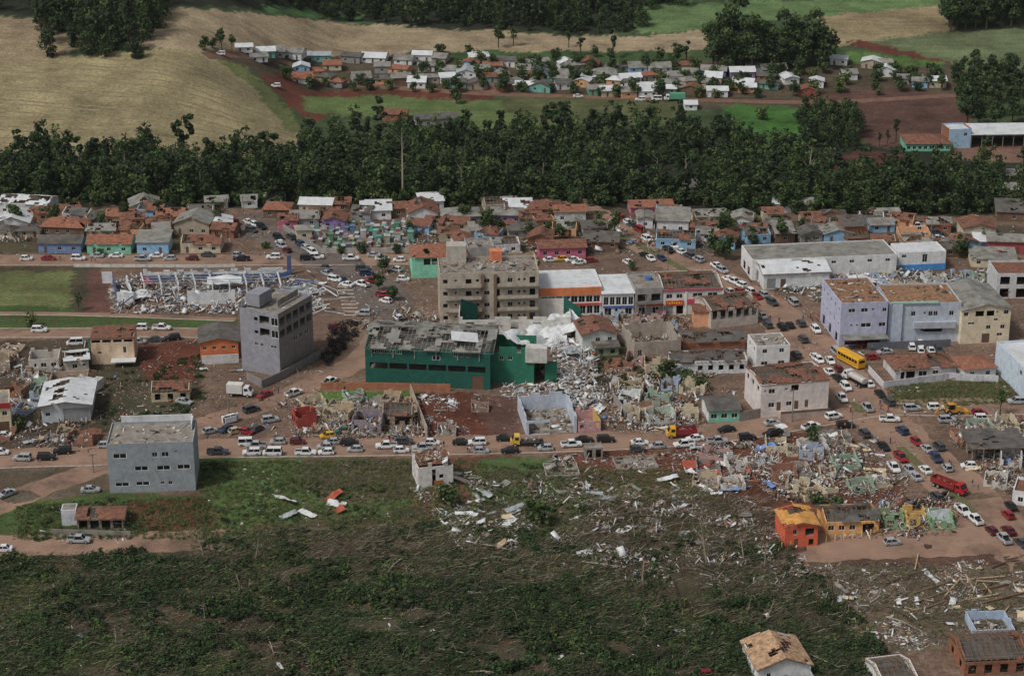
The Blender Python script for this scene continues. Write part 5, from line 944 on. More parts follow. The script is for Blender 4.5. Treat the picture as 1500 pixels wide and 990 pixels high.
for p in front: tree(p, random.choice(('wood', 'wood', 'wood', 'sparse')), 'dark green tree standing out in the creek wood', 'trees of the creek wood', .95)
joined_wood([p for p in pts if id(p) not in fs]+list(scatter([(-200, 284), (500, 292), (1000, 292), (1100, 300), (1300, 305), (1600, 308), (1600, 316), (1300, 313), (1100, 312), (1000, 300), (500, 300), (-200, 293)], 260)*np.array([1, 1, 1])), ('wood', 'wood', 'wood', 'tall', 'sparse'), 'creek_wood', 'dense dark wood filling the creek valley')
for poly, n, d, kd, lb, gr, s in [([(60, 84), (200, 88), (232, 52), (238, 8), (120, 5), (50, 22)], 330, 6.4, 'wood', 'dark tree in the copse on the wheat hill', 'trees of the copse on the wheat hill', 1.25),
    ([(1038, 84), (1195, 82), (1205, 104), (1040, 106)], 300, 4.4, 'big', 'tall dark tree in the grove behind the village', 'trees of the village grove', 1.2), ([(1395, 118), (1510, 112), (1510, 190), (1410, 190)], 200, 7, 'big', 'dark tree beside the ploughed red field', 'trees beside the ploughed field', .8),
    ([(1380, 30), (1500, 20), (1500, 42), (1390, 48)], 120, 4.5, 'big', 'tall dark tree on the far ridge', 'dark trees on the far ridge', 1.15), ([(1165, 168), (1250, 172), (1262, 222), (1185, 218)], 200, 5, 'wood', 'green tree between pasture and ploughed field', 'trees between pasture and ploughed field', .85),
    ([(300, 70), (350, 72), (345, 80), (300, 78)], 30, 5, 'small', 'small round tree at the end of the village row', 'trees at the end of the village row', 1.1)]:
    for p in spaced(poly, n, d): tree(p, kd, lb, gr, s)
joined_wood(spaced([(-250, 278), (500, 286), (1000, 286), (1100, 294), (1300, 300), (1700, 304), (1700, 318), (1300, 314), (1100, 314), (1000, 303), (500, 303), (-250, 297)], 2500, 2.6), ('bush', 'bush', 'small'), 'wood_edge_scrub', 'scrub and saplings along the town edge of the creek wood')
far = spaced([(525, 34), (870, 50), (945, 46), (935, 20), (1000, 10), (1000, -60), (400, -60), (400, 4)], 4200, 4.9)+spaced([(-200, 26), (60, 22), (60, -40), (-200, -40)], 500, 6)+spaced([(240, 4), (395, 14), (395, -40), (240, -40)], 400, 6)+spaced([(1200, -2), (1500, -8), (1500, -50), (1000, -50)], 800, 9)
joined_wood(far, ('wood', 'wood', 'tall'), 'far_wood', 'dark wood along the top of the far fields')
for x, y, kd, s in [(687, 82, 'small', 1.2), (730, 70, 'small', 1.5), (752, 68, 'sparse', 1.), (645, 78, 'bush', 1.4), (850, 82, 'tall', .95), (898, 86, 'tall', .85), (833, 70, 'sparse', .7), (870, 84, 'small', 1.1), (965, 92, 'small', 1.5), (990, 94, 'small', 1.5), (1005, 92, 'tall', .6)]:
    tree(P(x, y), kd, {'small': 'round leafy tree standing at the edge of the far wheat field', 'bush': 'low bush at the edge of the far wheat field', 'tall': 'tall slim tree above the village roofs', 'sparse': 'thin open tree at the edge of the far wheat field'}[kd], 'trees along the far wheat field', s)
for p in spaced([(330, 82), (700, 90), (1000, 98), (1380, 108), (1380, 138), (1000, 146), (700, 136), (480, 134)], 700, 7.0): kd = random.choice(('bush', 'small', 'bush')); tree(p, kd, {'bush': 'leafy garden bush', 'small': 'small garden tree'}[kd]+' between the hillside village houses', 'garden plants of the hillside village', 1.3, 'bush' if kd == 'bush' else 'tree', 'bush' if kd == 'bush' else 'tree')
tree(P(668, 152), 'small', 'round dark tree alone on the green slope below the village', None, 1.25); tree(P(1117, 176), 'bush', 'broad dark bush on the bright green pasture', None, 1.7)
for x, y in ((1300, 212), (1288, 216), (1312, 208)): tree(P(x, y), 'tall', 'slim tree in front of the ploughed red field', 'slim trees before the ploughed field', .55)
for x, y, kd, s, lb in [(18, 330, 'small', 1.2, 'round dark tree beside the white ruined house at the back edge'), (680, 328, 'small', .9, 'round clipped tree before the grey hipped house'), (560, 400, 'small', 1.2, 'leafy tree on the plaza beside the mint building'), (575, 440, 'small', 1.3, 'leafy tree on the plaza behind the green warehouse'), (555, 425, 'small', .9, 'small tree between the plaza cars'),
    (500, 371, 'bush', .7, 'small clipped tree before the cemetery wall'), (531, 371, 'bush', .8, 'forked small tree before the cemetery wall'), (582, 371, 'bush', .7, 'dark small tree at the cemetery corner'), (390, 364, 'bush', .7, 'bush at the cemetery street corner'), (148, 374, 'bush', .9, 'round shrub before the mint house with orange roof'), (115, 455, 'sparse', .45, 'ragged tree at the corner of the playing field'), (45, 478, 'bush', 1., 'dark bush on the grass below the playing field'),
    (1047, 375, 'small', 1.3, 'large leafy tree left of the supermarket hall'), (1062, 380, 'small', 1.2, 'leafy tree beside the supermarket hall'), (1060, 350, 'small', 1.3, 'broad tree behind the supermarket hall'), (1100, 355, 'small', 1.2, 'leafy tree among the back houses'), (1405, 378, 'small', 1.2, 'dense tree right of the white and blue building'), (1440, 360, 'sparse', .5, 'thin dark tree before the cream gabled house'), (820, 350, 'small', 1.2, 'leafy tree beside the small green house'),
    (975, 555, 'bush', 1.4, 'green bush beside the long white ruin'), (1005, 562, 'bush', 1.5, 'large green bush before the long white ruin'), (1025, 570, 'bush', 1.2, 'leafy bush in the rubble yard'), (785, 550, 'bush', 1.3, 'dark ivy bush against the green annex'), (822, 583, 'bush', .8, 'small bush at the foot of the white debris slide'), (1465, 608, 'sparse', .5, 'small thin tree on the cross street'), (30, 628, 'bush', 1, 'round bush beside the cream two-storey house'),
    (652, 738, 'bush', 1.2, 'dark bush below the lone white ruin'), (785, 768, 'bush', 1.4, 'dark bush in the debris field'), (1255, 762, 'bush', .8, 'small bush at the front of the peach bungalow'), (1225, 745, 'bush', 1., 'dark shrub behind the peach bungalow'), (1195, 740, 'bush', 1., 'dark shrub behind the orange house'), (1190, 650, 'bush', 1., 'green shrub above the red earth bank'), (600, 345, 'small', 1., 'leafy tree behind the mint building'), (715, 345, 'small', 1.1, 'leafy tree among the grey back roofs'), (900, 350, 'small', 1., 'small tree beside the upper avenue'), (925, 395, 'bush', 1., 'bush at the lower end of the median')]:
    tree(P(x, y), kd, lb, None, s, 'bush' if kd == 'bush' else 'tree', 'bush' if kd == 'bush' else 'tree')
for p in spaced([(1060, 318), (1230, 318), (1230, 372), (1060, 372)], 60, 7)+spaced([(700, 325), (880, 322), (880, 350), (700, 352)], 40, 8)+spaced([(0, 300), (330, 300), (330, 335), (0, 335)], 60, 8): kd = random.choice(('small', 'bush')); tree(p, kd, {'bush': 'leafy garden bush', 'small': 'garden tree'}[kd]+' between the back houses', 'garden plants at the back edge of town', 1.0, 'bush' if kd == 'bush' else 'tree', 'bush' if kd == 'bush' else 'tree')
# black burnt hedge between the two streets
q = scatter([(470, 522), (488, 478), (520, 470), (524, 492), (480, 540)], 90); bl = [(a, b, z+.7, random.uniform(.5, 1.3), 0) for a, b, z in q]
v, f, m = leaves(4200, bl, .3, 5); tag(ob('burnt_hedge', npmesh('burnt_hedge', v, f, [mat(C(32, 30, 30), .9, .4)])), 'black burnt hedge between the tall corner office and the sloping lane', 'hedge')
def snag(pt, h, label, group=None, pale=False, lean=.06):
    mb = MB(); a = random.uniform(0, 6.28); tip = Vector((math.cos(a)*h*lean, math.sin(a)*h*lean, h)); mb.tube([(0, 0, -.2), tip*.5+Vector((.1, 0, 0)), tip], [.016*h+.06, .011*h+.05, .03], 6); r = empty('broken_tree', pt, 0, label, 'dead tree', group)
    mb.build('trunk', M_BARKP if pale else M_BARK, r); b = MB()
    for k in range(9):
        b = MB(); z = random.uniform(.3, .97); a = random.uniform(0, 6.28); s = tip*z; e = s+Vector((math.cos(a), math.sin(a), random.uniform(-.1, 1.)))*h*random.uniform(.08, .26); b.tube([s, (s+e)/2+Vector((0, 0, .1)), e], [.05, .04, .015], 4); b.build('branch', M_BARKP if pale else M_BARK, r)
snag(P(590, 297), 26, 'very tall pale bare trunk rising out of the creek wood', None, True, .01); snag(P(676, 297), 13, 'pale bare trunk at the edge of the creek wood', None, True, .04); snag(P(1180, 290), 18, 'leaning pale bare trunk in the right part of the wood', None, True, .12); snag(P(1115, 280), 9, 'short pale bare trunk in the right part of the wood', None, True)
for x, y, h in [(300, 822, 7), (388, 822, 8), (374, 818, 5), (309, 812, 6), (82, 905, 6), (130, 908, 7), (1035, 822, 11), (930, 790, 5), (1120, 830, 6), (1090, 820, 7), (940, 850, 4), (1020, 870, 4), (915, 915, 5), (945, 925, 4.5), (962, 970, 5), (1065, 890, 4), (1235, 905, 7), (1222, 895, 8), (1255, 900, 5), (1140, 820, 5), (1000, 830, 5), (1070, 800, 7), (300, 905, 4), (700, 900, 3), (650, 855, 3)]:
    snag(P(x, y), h, 'snapped tree trunk standing in the flattened wood', 'snapped trunks in the flattened wood', random.random() < .3, .2)

for p in scatter([(900, 760), (1130, 770), (1250, 900), (1000, 930), (880, 850)], 34): hh = random.uniform(2.5, 7); snag(p, hh, ('tall' if hh > 5.2 else 'mid-height' if hh > 3.8 else 'stubby')+' dark splintered stem in the flattened wood', 'splintered stems in the flattened wood', random.random() < .15, .3)
for p in scatter([(20, 820), (880, 840), (980, 960), (20, 975)], 26): snag(p, random.uniform(1.5, 5), 'thin splintered stem among the felled crowns', 'splintered stems among the felled crowns', random.random() < .15, .3)

for p in scatter([(20, 262), (500, 255), (700, 240), (1000, 245), (1200, 285), (1450, 290), (1000, 292), (20, 284)], 18): h_ = random.uniform(8, 14); snag(p, h_, ('tall' if h_ > 11 else 'thin')+' pale bare stem showing between the creek wood crowns', 'pale stems in the creek wood', True, .06)
# ---------------------------------------------------------------- flattened wood in the foreground, undergrowth, debris
def tiled(pts, variants, scale, name, label, mats_, cat, zoff=0):
    VV, FF, MM = [], [], []; o = 0
    for p in pts:
        v, f, m = random.choice(variants); a = random.uniform(0, 6.28); k = random.uniform(*scale); ca, sa = math.cos(a)*k, math.sin(a)*k
        VV.append(np.column_stack([v[:, 0]*ca-v[:, 1]*sa+p[0], v[:, 0]*sa+v[:, 1]*ca+p[1], v[:, 2]*k*random.uniform(.6, 1.1)+p[2]+zoff])); FF.append(f+o); MM.append(m); o += len(v)
    return tag(ob(name, npmesh(name, np.vstack(VV), np.vstack(FF), mats_, np.concatenate(MM))), label, cat, kind='stuff')
def shrub(seed, n=120, leaf=.34):
    g = random.Random(seed); return leaves(n, [(g.uniform(-.9, .9), g.uniform(-.9, .9), g.uniform(.1, .9), g.uniform(.4, .8), g.choice((0, 0, 1, 2))) for _ in range(5)], leaf, seed)
SHR = [shrub(900+i) for i in range(8)]
thick = [(-60, 818), (200, 812), (420, 830), (700, 850), (900, 880), (1130, 880), (1290, 940), (1300, 1040), (-60, 1040)]
thin = [(280, 780), (700, 770), (1150, 800), (1290, 930), (1130, 880), (900, 880), (420, 830), (280, 820)]
def clumpy(pts, sc=.09, cut=-.12): return [p for p in pts if mnoise.noise(Vector((p[0]*sc, p[1]*sc, 5))) > cut]
tiled(clumpy(scatter(thick, 2400), cut=.0), SHR, (.4, 1.6), 'undergrowth', 'tangled dark green undergrowth of the flattened wood', LEAF, 'undergrowth')
tiled(clumpy(scatter(thin, 1100), cut=-.02), SHR, (.4, .9), 'undergrowth', 'patchy low undergrowth between the debris and the flattened wood', LEAF, 'undergrowth')
tiled(clumpy(scatter([(290, 680), (590, 675), (620, 760), (330, 790)], 420), cut=.12)+clumpy(scatter([(690, 680), (850, 672), (1000, 740), (900, 790), (700, 790)], 420), cut=0)+clumpy(scatter([(140, 560), (300, 510), (300, 600), (150, 625)], 260), cut=0)+clumpy(scatter([(850, 505), (970, 505), (980, 585), (860, 570)], 160), cut=-.1)+clumpy(scatter([(30, 735), (160, 725), (300, 730), (320, 785), (30, 792)], 200), cut=0), SHR, (.3, .75), 'weeds', 'patches of weeds and low shrubs on the open lots', LEAF, 'weeds')
GR = []
for i in range(4):
    g = np.random.default_rng(40+i); n = 26; a = g.uniform(0, 6.28, n); r = g.uniform(0, .5, n); c = np.column_stack([r*np.cos(a), r*np.sin(a), np.zeros(n)]); t = np.column_stack([np.cos(a*3), np.sin(a*3), np.zeros(n)])*.04; tip = c+np.column_stack([g.normal(0, .18, n), g.normal(0, .18, n), g.uniform(.2, .6, n)])
    GR.append((np.stack([c-t, c+t, tip+t*.3, tip-t*.3], 1).reshape(-1, 3), np.arange(n*4).reshape(-1, 4), g.integers(0, 3, n)))
GM = [mat(C(86, 98, 52), .9, .3, 1), mat(C(104, 104, 66), .9, .3, 1), mat(C(66, 80, 44), .9, .3, 1)]
tiled(np.vstack([scatter([(285, 676), (700, 674), (760, 790), (300, 795)], 3600), scatter([(700, 680), (1000, 690), (1130, 790), (760, 795)], 2600), scatter([(1180, 830), (1500, 830), (1500, 930), (1280, 930)], 300), scatter([(20, 740), (300, 728), (320, 790), (20, 790)], 1200), scatter([(1300, 562), (1480, 558), (1490, 590), (1310, 600)], 700)]), GR, (.7, 1.5), 'grass', 'rough grass growing over the open lots', GM, 'grass')
def litter(poly, n, name, label, mats_, leaf, zmax, p, long=1., cut=-.15, off=4.):
    q = scatter(poly, n); kp = np.array([mnoise.noise(Vector((a*.045, b*.06, off)))+.55*mnoise.noise(Vector((a*.2, b*.25, off+3))) for a, b, _ in q]) > cut+rng.uniform(-.15, .15, n); q = q[kp]; n = len(q); z = q[:, 2]+rng.uniform(0, 1, n)**2*zmax*np.array([.35+max(0, .65+mnoise.noise(Vector((a*.12, b*.12, 9)))) for a, b, _ in q]); a = rng.uniform(0, 6.28, n) if long == 1 else rng.normal(.3, .7, n)
    tl = rng.normal(0, .5, n); L = leaf*rng.uniform(.5, 1.6, n)*.5; wd = L*rng.uniform(.4, .9, n)/long; t = np.column_stack([np.cos(a)*np.cos(tl*.5), np.sin(a)*np.cos(tl*.5), np.sin(tl*.5)])*L[:, None]; b = np.column_stack([-np.sin(a)*np.cos(tl), np.cos(a)*np.cos(tl), np.sin(tl)])*wd[:, None]; c = np.column_stack([q[:, 0], q[:, 1], z+.06])
    V_ = np.stack([c-t-b, c+t-b, c+t*.8+b, c-t*.8+b], 1).reshape(-1, 3); tag(ob(name, npmesh(name, V_, np.arange(n*4).reshape(-1, 4), mats_, rng.choice(len(mats_), n, p=p))), label, 'undergrowth', kind='stuff')
M_TWIG = [mat(C(92, 82, 66), .9, .4, 1), mat(C(70, 60, 48), .9, .4, 1), mat(C(120, 112, 94), .9, .3, 1)]
litter(thick, 120000, 'ground_leaves', 'dark torn leaves in drifts over the flattened wood', [LEAF[0], LEAF[2]], .7, 1.3, [.5, .5], 3.2, -.1, 4.); litter(thick, 70000, 'ground_leaves', 'olive torn leaves in drifts over the flattened wood', [LEAF[1], LEAF[3], LEAF[0]], .7, 1.1, [.5, .2, .3], 3.5, .05, 14.)
litter(thick, 60000, 'twigs', 'fine brown twigs strewn through the flattened wood', M_TWIG, 1.2, 1.5, [.4, .45, .15], 16., .08, 24.); litter(thick, 26000, 'dead_leaves', 'brown dead leaves between the fallen crowns', [M_TWIG[0], M_TWIG[1], mat(C(96, 74, 50), .9, .4, 1)], .3, .5, [.4, .3, .3], 1., .05, 34.)
def felled(pts, nm, lb, sq=.42):
    VV, FF, MM = [], [], []; o = 0
    for p in pts:
        t, (v, f, m) = random.choice(TV['wood']); a = random.gauss(.3, .8); k = random.uniform(.35, .85); v = v-np.array([0, 0, v[:, 2].mean()]); x = v[:, 2]*1.1*k; y = v[:, 0]*.75*k; z = np.abs(v[:, 1])*sq*k+.15
        VV.append(np.column_stack([x*math.cos(a)-y*math.sin(a)+p[0], x*math.sin(a)+y*math.cos(a)+p[1], z+p[2]])); FF.append(f+o); MM.append(m); o += len(v)
    tag(ob(nm, npmesh(nm, np.vstack(VV), np.vstack(FF), LEAF, np.concatenate(MM))), lb, 'undergrowth', kind='stuff')
felled(clumpy(scatter(thick, 170), .05, -.1), 'felled_crowns', 'leafy crowns of felled trees lying in the flattened wood', .7); felled(clumpy(scatter(thin, 60), .05, .0), 'felled_crowns', 'thin crowns of felled trees lying above the flattened wood', .45)
litter(thin, 34000, 'ground_leaves', 'torn leaves scattered above the flattened wood', LEAF, .6, .6, [.3, .35, .2, .15], 3.2, -.02, 44.); litter(thin, 26000, 'twigs', 'fine twigs strewn above the flattened wood', M_TWIG, 1.4, .9, [.4, .4, .2], 16.)
litter([(700, 690), (1000, 690), (1140, 760), (1140, 810), (700, 800)], 26000, 'twigs', 'brown twig litter across the debris field', M_TWIG, 1.2, .5, [.4, .4, .2], 14.); litter([(430, 680), (620, 676), (640, 760), (450, 760)], 12000, 'twigs', 'brown twig litter on the slope beside the lone white ruin', M_TWIG, .8, .3, [.4, .4, .2], 12.); litter([(1160, 828), (1500, 822), (1500, 950), (1300, 960)], 16000, 'twigs', 'twig litter on the flattened lot', M_TWIG, 1.0, .4, [.4, .35, .25], 14.)
# sticks and snapped branches
def sticks(poly, n, label, lmin=.8, lmax=3.6, name='branches'):
    q = scatter(poly, n); mb = MB()
    for p in q:
        L = random.uniform(lmin, lmax); a = random.gauss(.3, .7); el = abs(random.gauss(0, .22)); d = Vector((math.cos(a)*math.cos(el), math.sin(a)*math.cos(el), math.sin(el)))*L; s = Vector(p)+Vector((0, 0, random.uniform(.05, .9)))
        mb.tube([s, s+d*.5+Vector((random.gauss(0, .15), random.gauss(0, .15), .1)), s+d], [.02+.007*L, .015+.005*L, .01], 3, 0 if random.random() < .82 else 1)
    tag(mb.build(name, [M_BARK, M_BARKP]), label, 'branches', kind='stuff')
sticks(thick, 3800, 'countless snapped branches lying in the flattened wood'); sticks(thin, 1800, 'snapped branches scattered above the flattened wood', 1, 4); sticks([(850, 730), (1130, 730), (1130, 800), (850, 800)], 1800, 'dense fan of snapped branches beside the red earth', 1, 5)
for k, p in enumerate(np.vstack([scatter(thick, 22), scatter(thin, 14), scatter([(1240, 840), (1500, 830), (1500, 920), (1300, 930)], 8)])):
    L = random.uniform(5, 11); a = random.gauss(.2, .8); mb = MB(); d = Vector((math.cos(a), math.sin(a), .04))*L; mb.tube([(0, 0, .35), d*.5+Vector((0, 0, .35+random.uniform(0, .5))), d+Vector((0, 0, .3))], [.17, .12, .04], 6)
    for j in range(4):
        s = d*random.uniform(.4, .9)+Vector((0, 0, .4)); mb.tube([s, s+Vector((random.uniform(-1, 1), random.uniform(-1, 1), random.uniform(.2, .9)))*1.6], [.06, .015], 4)
    o = mb.build('fallen_trunk', M_BARKP if k % 3 == 0 else M_BARK); o.location = p; tag(o, ('pale stripped' if k % 3 == 0 else 'dark barked')+' tree trunk fallen in the flattened wood', 'fallen tree', 'fallen trunks in the flattened wood')
# crumpled roof sheets, each its own thing
def sheet_mesh(seed, wd, ln, cr):
    g = random.Random(seed); mb = MB(); nx, ny = 9, 5; vs = []
    for i in range(nx):
        for j in range(ny):
            x, y = (i/(nx-1)-.5)*ln, (j/(ny-1)-.5)*wd; z = cr*(mnoise.noise(Vector((x*.45+seed*5.1, y*.5, seed)))+.5*mnoise.noise(Vector((x*1.3, y*1.3, seed*2.))))+cr*.8; vs.append((x+g.uniform(-.1, .1), y*(1-.5*abs(z)*.3)+g.uniform(-.08, .08), max(.03, z)))
    mb.add(vs, [(i*ny+j, (i+1)*ny+j, (i+1)*ny+j+1, i*ny+j+1) for i in range(nx-1) for j in range(ny-1)]); return mb
SH = [(sheet_mesh(i, 1.3+i % 3*.5, 3.2+i % 4*.8, .55)) for i in range(7)]
SHM = {'white': DEBM[0], 'grey': M_METG, 'dull': M_FIB, 'tan': mat(C(176, 160, 132), .85, .3), 'blue': mat(C(90, 120, 170), .7, .2), 'red': mat(C(150, 70, 52), .8, .3), 'brown': M_TILE}
SHE = {(k, i): SH[i].mesh('sheet', [SHM[k]]) for k in SHM for i in range(7)}
def sheets(poly, n, place, cols='white white grey dull tan', s=(.35, .85)):
    n = int(n*.62+.5)
    for p in scatter(poly, n):
        c = random.choice(cols.split()); k = random.uniform(*s); o = ob('roof_sheet', SHE[c, random.randrange(7)], None, (p[0], p[1], p[2]+.02), (random.gauss(0, .12), random.gauss(0, .12), random.gauss(0, .9)), (k, k, k*random.uniform(.5, 1.3)))
        tag(o, f"{'small' if k < (s[0]*.65+s[1]*.35) else 'large'} crumpled {c} roof sheet {place}", 'roof sheet', 'roof sheets '+place)
sheets([(415, 722), (500, 725), (505, 760), (415, 765)], 9, 'in the grass below the long street', 'white white grey red', (.7, 1.5)); sheets([(620, 690), (760, 700), (760, 790), (660, 790)], 34, 'in the debris trail below the lone white ruin', 'white white grey dull tan', (.45, 1.25))
sheets([(800, 700), (1000, 680), (1130, 780), (850, 850)], 62, 'among the snapped branches', 'white white grey dull', (.45, 1.25)); sheets([(1000, 655), (1130, 655), (1130, 720), (1000, 720)], 34, 'on the red earth below the mint house', 'white white grey tan red blue', (.45, 1.25))
sheets([(1130, 620), (1310, 650), (1330, 720), (1140, 700)], 40, 'in the wrecked lots left of the avenue', 'white white grey dull tan', (.45, 1.25)); sheets([(1150, 830), (1500, 820), (1500, 930), (1300, 950)], 30, 'on the flattened lot at the lower right', 'white white dull tan', (.4, 1.)); sheets([(0, 820), (900, 830), (1200, 880), (1200, 990), (0, 990)], 26, 'caught in the flattened wood', 'white grey dull', (.3, .7))
sheets([(815, 500), (865, 500), (880, 620), (820, 620)], 46, 'on the white debris slide', 'white white white grey', (.5, 1.1)); sheets([(740, 562), (830, 562), (830, 585), (740, 585)], 20, 'at the foot of the green annex', 'white white grey'); sheets([(605, 580), (660, 580), (680, 635), (610, 620)], 18, 'on the red earth lot')
sheets([(430, 590), (610, 590), (610, 640), (430, 640)], 34, 'in the rubble above the long street', 'white grey dull tan brown'); sheets([(890, 540), (1030, 580), (1030, 640), (890, 630)], 34, 'in the ruined yards by the concrete lane', 'white grey dull tan'); sheets([(160, 420), (480, 410), (490, 460), (165, 460)], 44, 'in the wrecked school', 'white white grey blue')
sheets([(1130, 405), (1440, 400), (1440, 430), (1180, 445)], 54, 'in the burnt rubble behind the offices', 'white white grey dull'); sheets([(20, 520), (140, 550), (140, 660), (20, 650)], 20, 'in the yards left of the weedy slope'); sheets([(1400, 620), (1500, 620), (1500, 730), (1430, 700)], 26, 'in the wrecked lots right of the avenue', 'white grey dull tan blue'); sheets([(290, 520), (350, 535), (350, 560), (300, 560)], 8, 'beside the tall corner office')
def folded(seed, ln, wd, cr):
    nx, ny = 40, 22; vs = []; mb = MB()
    for i in range(nx):
        for j in range(ny):
            x, y = (i/(nx-1)-.5)*ln, (j/(ny-1)-.5)*wd; f = abs(mnoise.noise(Vector((x*.16+seed, y*.22, 1))))*2.2+.5*abs(mnoise.noise(Vector((x*.5, y*.4, seed)))); vs.append((x-.25*f, y+.5*mnoise.noise(Vector((x*.3, 0, seed))), cr*f+.05*(i % 2)))
    return mb.add(vs, [(i*ny+j, (i+1)*ny+j, (i+1)*ny+j+1, i*ny+j+1) for i in range(nx-1) for j in range(ny-1)])
def bigsheet(px, py, ln, wd, z, rot, label, m=M_METW, cr=1.6):
    o = folded(px*.37, ln, wd, cr).build('roof_section', m); o.location = P(px, py)+Vector((0, 0, z)); o.rotation_euler = rot; so_ = o.modifiers.new('thick', 'SOLIDIFY'); so_.thickness = .06; tag(o, label, 'roof section')
bigsheet(814, 492, 15, 8, 2.2, (.28, -.2, .45), 'huge crumpled silver roof draped over the white hall ruin'); bigsheet(800, 505, 12, 5, .5, (.3, .2, .2), 'folded silver roof sheet sagging before the white hall ruin'); bigsheet(745, 484, 9, 4, 1.6, (.2, .1, 0), 'pale loose roof panel on the white hall ruin', M_FIB, .5); bigsheet(1275, 418, 13, 5, .9, (.1, .1, .1), 'white roof sheet lying over the burnt rubble', M_METW, .8); bigsheet(1400, 425, 12, 4, .8, (.1, -.12, .3), 'tan fallen roof slab beside the pale shop house', M_FIB, .4)
bigsheet(690, 547, 9, 5, 10.9, (.1, .2, .3), 'torn fibre cement roof section sagging over the green warehouse', M_FIB, .9); bigsheet(640, 541, 8, 4, 11.6, (-.1, .15, -.3), 'lifted grey roof section on the green warehouse', M_FIB, .8); bigsheet(752, 546, 8, 5, 9.4, (.3, .3, .6), 'crumpled white sheet hanging over the green annex', M_METW, 1.2); bigsheet(840, 520, 10, 5, 1.0, (.3, .25, 1.1), 'crumpled silver sheet sliding down the white debris', M_METG, 1.3); bigsheet(200, 438, 9, 5, .9, (.2, .1, .2), 'buckled white roof sheet on the wrecked school', M_METW, .9); bigsheet(440, 430, 12, 6, .7, (.1, .2, .6), 'buckled silver roof frame sheet at the end of the wrecked school', M_METG, 1.1); bigsheet(330, 425, 10, 5, 2.9, (.15, 0, .1), 'sagging white roof sheet in the middle of the wrecked school', M_METW, .8)
bigsheet(1022, 682, 7, 4, .3, (.05, 0, .05), 'dark red fallen roof on the red earth', SHM['red'], .3); bigsheet(1375, 762, 6, 3.5, .5, (.6, .1, .1), 'silver roof sheet slumped between the green broken walls', M_METG, .8)
WH = [.5, .24, .06, .08, .04, .06, .01, .01]; BLKW = [.3, .22, .06, .02, .02, .36, .01, .01]
for a in [('white_debris', 'white slide of torn ceiling debris beside the green annex', [(818, 495), (868, 505), (885, 600), (850, 620), (815, 560)], 1300, .8, WH, 2.2), ('white_debris', 'white debris spilled at the foot of the green annex', [(735, 560), (835, 562), (835, 588), (735, 585)], 420, .7, WH, .6), ('rubble', 'grey rubble heap in the open lot above the long street', [(430, 590), (620, 590), (615, 642), (425, 640)], 1700, .65, None, .9),
    ('rubble', 'white debris strewn over the red earth lot', [(605, 580), (665, 578), (690, 638), (610, 640)], 380, .6, WH, 0), ('rubble', 'burnt black and white rubble behind the pale blue office', [(1140, 425), (1200, 402), (1450, 398), (1455, 432), (1215, 448)], 2200, .9, BLKW, 1.3), ('rubble', 'rubble filling the yards around the concrete lane', [(885, 530), (985, 530), (1035, 620), (1030, 640), (890, 632)], 1500, .6, None, .3), ('rubble', 'rubble lot behind the shops', [(915, 466), (1012, 466), (1010, 496), (918, 500)], 900, .7, None, 1.4),
    ('debris', 'debris strewn over the red earth below the mint house', [(1000, 655), (1140, 650), (1150, 730), (1000, 730)], 1300, .55, WH, 0), ('debris', 'debris of wrecked houses left of the avenue', [(1140, 640), (1250, 630), (1330, 700), (1330, 740), (1150, 735)], 1900, .6, None, .4), ('debris', 'debris of wrecked houses right of the avenue', [(1380, 610), (1500, 612), (1500, 730), (1470, 720)], 1500, .6, None, .3),
    ('debris', 'debris trail below the lone white ruin', [(600, 715), (690, 690), (800, 780), (680, 810)], 1700, .5, WH, 0), ('debris', 'foundations and planks on the red earth below the long street', [(790, 668), (1000, 660), (1000, 715), (850, 712)], 520, .7, [.2, .4, .1, .1, .1, .1, 0, 0], 0), ('debris', 'small white litter over the grass slope', [(290, 676), (610, 674), (620, 790), (310, 790)], 420, .35, WH, 0), ('debris', 'litter and planks among the snapped branches', [(760, 700), (1140, 720), (1200, 860), (780, 850)], 2600, .55, WH, 0), ('debris', 'planks and litter on the flattened lot at the lower right', [(1150, 830), (1500, 818), (1500, 940), (1290, 960)], 2600, .55, [.35, .15, .2, .2, .05, .05, 0, 0], 0),
    ('debris', 'litter in the flattened wood', [(0, 820), (900, 830), (1250, 900), (1250, 990), (0, 990)], 700, .4, WH, 0), ('debris', 'litter on the weedy slope beside the metal workshop', [(140, 560), (300, 560), (280, 630), (140, 640)], 320, .4, WH, 0), ('debris', 'rubble in the yards around the white roofless house', [(0, 515), (140, 540), (140, 665), (0, 660)], 700, .5, None, 0), ('debris', 'debris between the back houses', [(0, 312), (420, 312), (420, 352), (0, 352)], 700, .6, None, 0), ('debris', 'debris around the grey back roofs', [(600, 318), (1060, 318), (1060, 372), (600, 372)], 1300, .6, None, 0), ('debris', 'litter around the plaza', [(470, 390), (620, 390), (640, 470), (500, 475)], 420, .5, WH, 0), ('debris', 'debris on the lots beside the lower ruin', [(60, 745), (200, 735), (200, 795), (60, 795)], 320, .5, WH, 0), ('debris', 'debris around the green and yellow broken walls', [(1200, 735), (1405, 725), (1410, 785), (1210, 790)], 800, .55, None, .2), ('debris', 'rubble between the white two-storey house and the bushes', [(985, 500), (1110, 490), (1110, 545), (985, 552)], 500, .6, None, 0), ('debris', 'litter over the weedy lot', [(1300, 565), (1490, 560), (1490, 598), (1310, 602)], 160, .35, WH, 0)]:
    debris(*a[:3], a[3], a[4], a[5], a[6])
